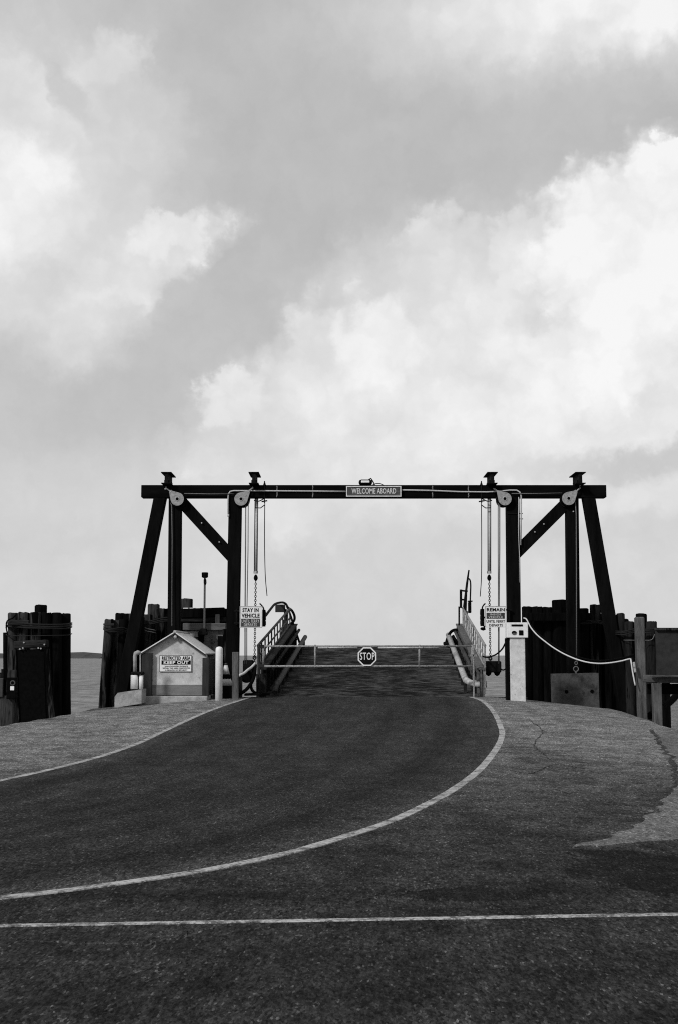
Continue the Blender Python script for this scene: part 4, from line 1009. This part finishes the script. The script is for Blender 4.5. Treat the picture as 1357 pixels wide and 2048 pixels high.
# grey sheet wall
sw = thing('sheet_wall', P(1370, 1440, 37.5), 'plain dark grey sheet wall at the right edge behind the rail', 'wall')
r = rect(1311.5, 1260, 1480, 1352, 37.4); MB().box((r[0], 37.4, r[1] - .1), (r[2], .10, r[3] + .2)).build('wall_sheet', M_wallpanel, sw)
r = rect(1312, 1255.5, 1482, 1261, 37.3); MB().box((r[0], 37.36, r[1]), (r[2], .22, r[3]), bevel=.01).build('cap_rail', M_pile, sw)
mb = MB()
for px in (1330, 1470): mb.beam((P(px, 1300, 37.6).x, 37.58, -4.2), P(px, 1300, 37.58), .2, .2)
mb.build('support_post', M_pile_dark, sw)
toplevel_tube('drain_pipe', [P(1300, 1432, 35.6), P(1322, 1415, 36.5), P(1338, 1406, 37), P(1356, 1389, 37.5), P(1400, 1350, 38.6)], .10, M_black, 'thick black pipe slanting up under the timber rail at the right edge', 'pipe')
mb = MB(); mb.box(P(1328.5, 1391, 44), (.17, .3, .28), bevel=.03); mb.box(P(1345, 1386, 45), (.5, .3, .10), bevel=.03)
tag(mb.build('rubble_block', M_steel_dark), 'small dark block lying on the beach beneath the timber rail', 'block')

# ------------------------------------------------------------------ concrete counterweight
YW = 39.15
cw = thing('counterweight', P(1152, 1410, YW), 'wide stained concrete block hanging by a ring at the right of the gantry', 'counterweight')
a = P(1107, 1348, YW); b = P(1197.5, 1346, YW); e = P(1200, 1425, YW)
MB().prism([(a.x, a.z), (b.x, b.z), (b.x + .01, e.z - .5), (a.x + .02, e.z - .5)], YW, YW + .5).build('block', M_conc_dark, cw)
for px, py in ((1133.5, 1383.5), (1184.5, 1382.5)):
    c = P(px, py, YW); MB().cyl((c.x, YW - .025, c.z), (c.x, YW + .01, c.z), .055, 10).build('bolt_head', M_black, cw)
mb = MB(); c = P(1152.5, 1338, YW + .2); mb.ring(c, .075, .016, 16, 6); c2 = P(1152.8, 1326, YW + .2); mb.ring(c2, .04, .014, 10, 6, 'Y', 1.3); mb.cyl((c.x, YW + .2, c.z - .13), (c.x, YW + .2, c.z - .07), .03, 8)
mb.build('lifting_ring', M_cable, cw)

# ------------------------------------------------------------------ control pedestal
YQ = 36.9
cp = thing('control_pedestal', P(1035, 1392, YQ), 'pale concrete pedestal topped by a white control box beside the right inner post', 'control box')
a = P(1022, 1276, YQ); b = P(1051, 1276, YQ); zg = ztop(a.x, YQ)
r_l, r_r = P(1021.5, 1330, YQ).x, P(1051.5, 1330, YQ).x
MB().box(((r_l + r_r) / 2, YQ + .2, (a.z + zg) / 2 - .1), (r_r - r_l, .40, a.z - zg + .2), bevel=.012).build('pedestal', M_pale, cp)
c = P(1017, 1335, YQ + .2); MB().box((r_l - .055, YQ + .24, (a.z + zg) / 2 - .1), (.10, .30, a.z - zg + .2), bevel=.01).build('side_shade_strip', M_black, cp)  # added black strip: stands for the shade along the pedestal's left side
r = rect(1014.5, 1245, 1057, 1275.5, YQ - .06); MB().box((r[0], YQ + .14, r[1]), (r[2], .40, r[3]), bevel=.012).build('control_cabinet', M_white, cp)
for (x0, y0, x1, y1), nm in (((1023.5, 1248.8, 1046.5, 1252.6), 'slot'), ((1038.5, 1260.5, 1047.5, 1270.5), 'switch')):
    rr = rect(x0, y0, x1, y1, YQ - .08); MB().box((rr[0], YQ - .068, rr[1]), (rr[2], .02, rr[3]), bevel=.006).build(nm, M_black, cp)
c = P(1029, 1266, YQ - .08); MB().prism([(c.x + .062 * math.cos(t) * 1.1, c.z + .05 * math.sin(t)) for t in [k * PI / 8 for k in range(16)]], YQ - .08, YQ - .055).build('dial', M_conc_dark, cp)
mb = MB(); mb.prism([(c.x + .066 * math.cos(t) * 1.1, c.z + .01 + .054 * math.sin(t)) for t in [k * PI / 8 for k in range(9)]], YQ - .086, YQ - .081); mb.build('dial_hood', M_black, cp)
# hoses
pts = [(1048, 1236), (1053, 1238), (1057, 1245), (1063, 1256), (1075, 1270), (1092, 1284), (1110, 1297), (1131, 1309), (1155, 1319), (1178, 1325), (1200, 1327), (1222, 1325.5), (1243, 1322), (1260, 1318)]
toplevel_tube('hose', [P(x, y, 38.9 - (x - 1048) / 212 * 3.4) for x, y in pts] + [P(1262.5, 1322, 35.2), P(1266, 1345, 35.15), P(1271, 1371, 35.1)], .021, M_hose, 'white hose sagging from the right inner post to the square grey post', 'hose')
toplevel_tube('black_cable', [P(x, y - 5.5 + (1 if x < 1080 else 0), 39.1 - (x - 1048) / 212 * 3.4) for x, y in pts[2:]] + [P(1270, 1309, 35.5)], .028, M_black, 'black cable sagging just above the white hose', 'cable')
toplevel_tube('black_cable', [P(966, 1313, 38.6), P(975, 1314.5, 38.5), P(984, 1312.5, 38.3), P(994, 1308, 38.0), P(1005, 1298, 37.6), P(1013, 1283, 37.2)], .024, M_black, 'black cable looping from the right railing up to the control pedestal', 'cable')
toplevel_tube('black_cable', [P(1001, 1338, 39.6), P(1008, 1340, 38.5), P(1017, 1335, 37.3)], .022, M_black, 'short black cable between the right lifting block and the control pedestal', 'cable')

# ------------------------------------------------------------------ gable shed
YS = 37.0; DS = 3.3
zf = ztop(-4.4, YS)
sh = thing('shed', (P(350, 1390, YS).x, YS, zf), 'small pale gable shed with a restricted area sign on its front', 'shed')
apex = P(350, 1263, YS); eL = P(282.5, 1304, YS); eR = P(411.5, 1306, YS)
zb_ = P(350, 1397, YS).z - .1
xL = P(288, 1340, YS).x; xR = P(417.5 - 4, 1340, YS).x
wallL, wallR = P(304, 1340, YS).x, P(404.5, 1340, YS).x
def roof_z(x, drop=.0): return (eL.z + (apex.z - eL.z) * (x - eL.x) / (apex.x - eL.x) if x < apex.x else eR.z + (apex.z - eR.z) * (eR.x - x) / (eR.x - apex.x)) - drop
zlow = P(350, 1370, YS).z; zbase = P(350, 1391, YS).z
YW1 = YS + .16
MB().prism([(xL, zlow), (xR, zlow), (xR, roof_z(xR, .05)), (apex.x, apex.z - .05), (xL, roof_z(xL, .05))], YW1, YW1 + .06).build('front_wall', M_shed, sh)
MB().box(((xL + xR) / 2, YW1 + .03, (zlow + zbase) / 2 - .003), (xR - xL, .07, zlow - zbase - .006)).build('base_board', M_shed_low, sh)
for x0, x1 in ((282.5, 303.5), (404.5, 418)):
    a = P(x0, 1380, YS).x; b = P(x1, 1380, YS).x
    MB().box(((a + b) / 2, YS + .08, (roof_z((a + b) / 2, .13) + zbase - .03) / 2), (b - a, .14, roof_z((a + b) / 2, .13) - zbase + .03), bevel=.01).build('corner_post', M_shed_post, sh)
MB().box((xR - .02, YS + DS / 2 + .2, (roof_z(xR, .14) + zbase) / 2), (.06, DS - .35, roof_z(xR, .14) - zbase)).build('side_wall', M_shed_post, sh)  # shade of the wall turned from the sun, given as a dark colour
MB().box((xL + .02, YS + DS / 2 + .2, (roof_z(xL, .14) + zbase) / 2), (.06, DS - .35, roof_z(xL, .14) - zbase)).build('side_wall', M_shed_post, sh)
MB().prism([(xL, zbase), (xR, zbase), (xR, roof_z(xR, .05)), (apex.x, apex.z - .05), (xL, roof_z(xL, .05))], YS + DS - .08, YS + DS - .02).build('back_wall', M_shed, sh)
for (e, s) in ((eL, -1), (eR, 1)):
    n = Vector(((apex.z - e.z) * s, 0, abs(apex.x - e.x))).normalized()
    A0 = Vector((apex.x + s * .003, 0, apex.z)); E0 = Vector((e.x + s * .0, 0, e.z))
    mb = MB(); mb.prism([(A0.x, A0.z), (E0.x, E0.z), (E0.x, E0.z - .035), (A0.x, A0.z - .035)], YS - .02, YS + DS + .1); rf = mb.build('roof', M_roof, sh)
    mb = MB(); mb.prism([(A0.x, A0.z - .038), (E0.x, E0.z - .038), (E0.x, E0.z - .085), (A0.x, A0.z - .085)], YS - .01, YS + .05); mb.build('bargeboard', M_shed_post, sh)
c = P(350, 1263.5, YS); MB().cyl((c.x, YS - .03, c.z + .0), (c.x, YS + DS + .11, c.z + .0), .045, 10).build('ridge_cap', M_galv, sh)
c = P(351, 1274, YS); mb = MB(); mb.box((c.x, YS + .10, c.z + .04), (.14, .12, .12), bevel=.02); mb.build('vent_hood', M_shed_post, sh)
mb = MB(); mb.tube([(c.x, YS + .07, c.z), (c.x, YS - .0, c.z), (c.x, YS - .03, c.z)], .04, 12, True, [.045, .05, .02]); mb.build('vent_lamp', M_galv, sh)
mb = MB(); mb.tube([P(281, 1306, YS), P(281, 1378, YS)], .018, 6); mb.build('downpipe', M_conduit, sh)
mb = MB(); c0 = P(425.5, 1316, YS + 2.0); c1 = P(425.5, 1370, YS + 2.0); mb.tube([c0, c1], .03, 6); mb.build('drain_pipe', M_conc, sh)
zg = ztop(-4.4, 37.2)
MB().box(((P(288, 1390, YS).x + P(417, 1390, YS).x) / 2, YS + .7, (zbase + zg) / 2 - .08), (P(417, 1390, YS).x - P(288, 1390, YS).x, 1.9, zbase - zg + .13), bevel=.02).build('footing', M_conc, sh)
# restricted area sign
Y = YW1 - .03; r = rect(319.5, 1310.5, 383.5, 1343.5, Y)
o = thing('warning_sign', (r[0], Y, r[1] - r[3] / 2), 'white RESTRICTED AREA KEEP OUT sign on the front wall of the shed', 'sign')
board(o, r, Y, .02, M_sign); frame(o, r, Y - .003, .010, M_greyink, t=.008)
board(o, rect(323.5, 1320.8, 382, 1329.3, Y - .004), Y - .004, .005, M_ink, 'black_band', .001)
lettering(o, [('RESTRICTED', 324.5, 1312.6, 362, 1319.3, .03), ('AREA', 365, 1312.6, 381, 1319.3, .03), ('UNAUTHORIZED PRESENCE', 330, 1331.2, 376, 1333.6, .0), ('WITHIN THIS AREA CONSTITUTES', 325.5, 1335, 380.5, 1337.5, .0), ('A BREACH OF SECURITY', 331, 1339, 375, 1341.4, .0)], Y - .003, M_ink)
lettering(o, [('KEEP OUT', 328, 1322, 377.5, 1328.1, .03)], Y - .006, M_sign)

# white bollard right of the shed
YL = 36.6; a = P(439, 1296, YL); zg = ztop(a.x, YL)
mb = MB(); mb.tube([(a.x, YL, zg - .2), (a.x, YL, a.z - .06), (a.x, YL, a.z - .01), (a.x, YL, a.z + .025), (a.x, YL, a.z + .04)], .1, 18, True, [.103, .103, .098, .07, .02])
tag(mb.build('bollard', M_white, smooth=True), 'round-topped white bollard at the right front corner of the shed', 'bollard')
# timber stub right of the traffic cone
YT = 37.6; a = P(465, 1304, YT); b = P(477, 1304, YT); mb = MB()
mb.beam(((a.x + b.x) / 2 + .02, YT, ztop(a.x, YT) - .2), ((a.x + b.x) / 2 + .01, YT, a.z), .19, .19, .015)
tag(mb.build('timber_stub', M_post), 'grey timber stub standing in front of the left inner gantry post', 'post')
# cone
YO = 38.0; bz = P(452, 1371, YO); tz = P(453.5, 1326, YO)
o = thing('traffic_cone', bz, 'pale traffic cone with a dark collar between the bollard and the timber stub', 'cone')
H = tz.z - bz.z
def cone_part(z0, z1, name, mat, ex=0):
    ra = lambda t: .20 * (1 - t) + .035 * t + ex
    m_ = MB(); m_.tube([(bz.x, YO, bz.z + H * z0), (bz.x, YO, bz.z + H * z1)], .1, 18, True, [ra(z0), ra(z1)]); return m_.build(name, mat, o, smooth=True)
cone_part(0, .30, 'cone_lower', M_cone); cone_part(.302, .50, 'collar', M_black, .004); cone_part(.502, .90, 'cone_upper', M_cone); cone_part(.902, 1.0, 'tip', M_greyink)
zg = ztop(bz.x, YO)
mb = MB(); mb.box((bz.x - .02, YO + .0, (bz.z + zg) / 2 - .1), (.62, .7, bz.z - zg + .18), bevel=.02)
tag(mb.build('timber_crib', M_creo), 'black timber crib under the traffic cone', 'crib')
# hoses at the left foot of the ramp
toplevel_tube('hose', [P(475, 1354, 38.3), P(481, 1350, 38.3), P(489, 1346, 38.4), P(496, 1340, 38.6), P(503, 1335, 38.8), P(511, 1327, 39)], .04, M_hose, 'short white hose slanting up at the left foot of the ramp', 'hose')
toplevel_tube('black_hose', [P(478, 1388, 38.2), P(487, 1384, 38.3), P(496, 1376, 38.4), P(504, 1364, 38.5), P(509, 1350, 38.7), P(511, 1330, 39)], .055, M_black, 'thick black hose looping up at the left foot of the ramp', 'hose')
toplevel_tube('black_hose', [P(502, 1366, 38.5), P(503, 1376, 38.5), P(507, 1383, 38.5), P(514, 1387, 38.6)], .045, M_black, 'short black hose end curling beside the left girder', 'hose')
mb = MB(); c = P(494, 1353, 38.75); mb.tube([c + Vector((0, -.12, 0)), c + Vector((0, .3, 0))], .19, 18)
tag(mb.build('cable_drum', M_black), 'round black cable drum at the left foot of the ramp', 'drum')
mb = MB(); a = P(477, 1372, 38.3); mb.box((a.x + .02, 38.5, a.z - .05), (.16, .3, .62), bevel=.03)
tag(mb.build('stub_post', M_pile), 'short worn stub behind the black hose at the left foot of the ramp', 'post')
mb = MB(); a = P(490, 1389, 38.75); b = P(540, 1388, 38.75); mb.beam(a, b, .07, .5, .01)
tag(mb.build('kerb_timber', M_creo), 'low black kerb timber at the left foot of the ramp', 'timber')

# ------------------------------------------------------------------ utility hut and lamp mast
YU = 40.6
hu = thing('utility_hut', P(408, 1400, YU), 'low weathered concrete utility hut behind the shed roof', 'hut')
r = rect(370, 1260, 446, 1400, YU); MB().box((r[0], YU + .8, r[1] - .6), (r[2], 1.5, r[3] + 1.2), bevel=.01).build('hut_wall', M_hut, hu)
r = rect(366.5, 1246.5, 452, 1260.5, YU - .08); MB().box((r[0], YU + .75, r[1]), (r[2], 1.75, r[3]), bevel=.015).build('roof_slab', M_hutroof, hu)
r = rect(372, 1262, 398, 1274, YU - .03); MB().box((r[0], YU + .03, r[1]), (r[2], .06, r[3]), bevel=.01).build('peeling_panel', M_conc, hu)
r = rect(397, 1265, 408, 1284, YU - .1); MB().box((r[0], YU - .06, r[1]), (r[2], .10, r[3]), bevel=.01).build('dark_opening', M_black, hu)
r = rect(436, 1272, 450, 1400, YU - .1); mb = MB(); mb.box((r[0], YU - .07, r[1]), (r[2], .10, r[3]), bevel=.01); mb.build('side_board', M_pile_dark, hu)
r = rect(447, 1258, 458, 1400, YU - .3); mb = MB(); mb.beam((r[0] - .05, YU - .3, r[1] + r[3] / 2), (r[0] + .12, YU - .3, r[1] - r[3] / 2), .14, .14, .01); tag(mb.build('leaning_timber', M_pile), 'dark leaning timber between the utility hut and the left inner post', 'timber')
YM = 40.3; a = P(410, 1262, YM)
ml = thing('lamp_mast', a + Vector((0, 0, -.1)), 'thin mast with a small square lamp head above the utility hut', 'lamp')
MB().tube([P(409, 1264, YM), P(409.5, 1220, YM), P(410, 1168, YM)], .032, 8).build('mast', M_cable, ml)
mb = MB(); c = P(410.3, 1150.5, YM); mb.tube([c + Vector((0, 0, -.085)), c + Vector((0, 0, -.06)), c + Vector((0, 0, .075)), c + Vector((0, 0, .09))], .1, 14, True, [.06, .10, .105, .09]); mb.build('lamp_head', M_black, ml)
mb = MB(); mb.tube([P(410.2, 1156, YM), P(410.5, 1160, YM), P(410.7, 1166, YM), P(410.2, 1171, YM)], .05, 10, True, [.025, .045, .048, .025]); mb.build('swivel', M_steel_dark, ml)
mb = MB(); mb.box(P(408, 1262, YM), (.20, .16, .16), bevel=.03); mb.box(P(406, 1267, YM), (.3, .16, .10), bevel=.02); mb.build('mast_clamp', M_steel_dark, ml)

# ------------------------------------------------------------------ vent pipe, tanks and slab left of the shed
YV = 36.3
a = P(270.5, 1312, YV); b = P(270.5, 1346, YV); mb = MB()
mb.tube([b, a, a + Vector((.02, 0, .07)), a + Vector((.08, 0, .10)), a + Vector((.15, 0, .08))], .04, 12, True, [.055, .055, .065, .065, .05])
tag(mb.build('vent_pipe', M_conc, smooth=True), 'hooked pale vent pipe rising from the tank left of the shed', 'pipe')
c = P(269, 1378, YV); h = P(269, 1350, YV).z - c.z
o = thing('tank', c, 'pair of pale upright canisters under a dark lid left of the shed', 'tank')
for dx, r_, hh in ((0, .105, h), (.19, .06, h * .98)):
    MB().cyl((c.x + dx, YV, c.z), (c.x + dx, YV, c.z + hh), r_, 16).build('canister', M_white, o, smooth=True)
MB().box((c.x + .09, YV, c.z + h + .05), (.36, .24, .09), bevel=.03).build('lid', M_steel_dark, o)
mb = MB(); s0 = P(234, 1397, YV); s1 = P(286, 1388, YV)
mb.prism([(s0.x, s0.z - .25), (s1.x + .02, s1.z - .25), (s1.x + .02, P(286, 1378, YV).z), (P(240, 1386, YV).x, P(240, 1385, YV).z), (s0.x, P(234, 1393, YV).z)], YV - .35, YV + .5)
tag(mb.build('concrete_slab', M_conc), 'sloping pale concrete slab carrying the canisters left of the shed', 'slab')
# pieces that belong to a part go one level deeper
SUB = {'dial_hood': 'control_cabinet', 'slot': 'control_cabinet', 'switch': 'control_cabinet', 'dial': 'control_cabinet', 'ridge_cap': 'roof', 'vent_lamp': 'vent_hood',
       'lower_panel': 'board', 'middle_panel': 'board', 'black_band': 'board', 'lettering': ('board', 'border'), 'frame': 'board', 'sign_face': 'border', 'hub_ring': 'side_plate', 'tie_rod': 'cylinder_barrel',
       'end_cap': 'cylinder_barrel', 'top_cap': 'cylinder_barrel', 'lens': 'lamp_housing', 'power_lead': 'lamp_housing', 'signal_lens': 'housing', 'paper_notice': 'meter_box',
       'meter_dial': 'meter_box', 'bolt_head': 'block', 'swivel': 'lamp_head', 'lower_lug': 'block_body', 'eye_ring': 'block_body'}
for o in list(bpy.data.objects):
    key = o.name.split('.')[0]
    if o.parent and not o.parent.parent and key in SUB:
        want = SUB[key] if isinstance(SUB[key], tuple) else (SUB[key],)
        sib = [s for s in o.parent.children if s.name.split('.')[0] in want and s is not o]
        if sib:
            p = sib[0]; o.location = Vector(o.location) - Vector(p.location); o.parent = p
print('objects', len(bpy.data.objects))
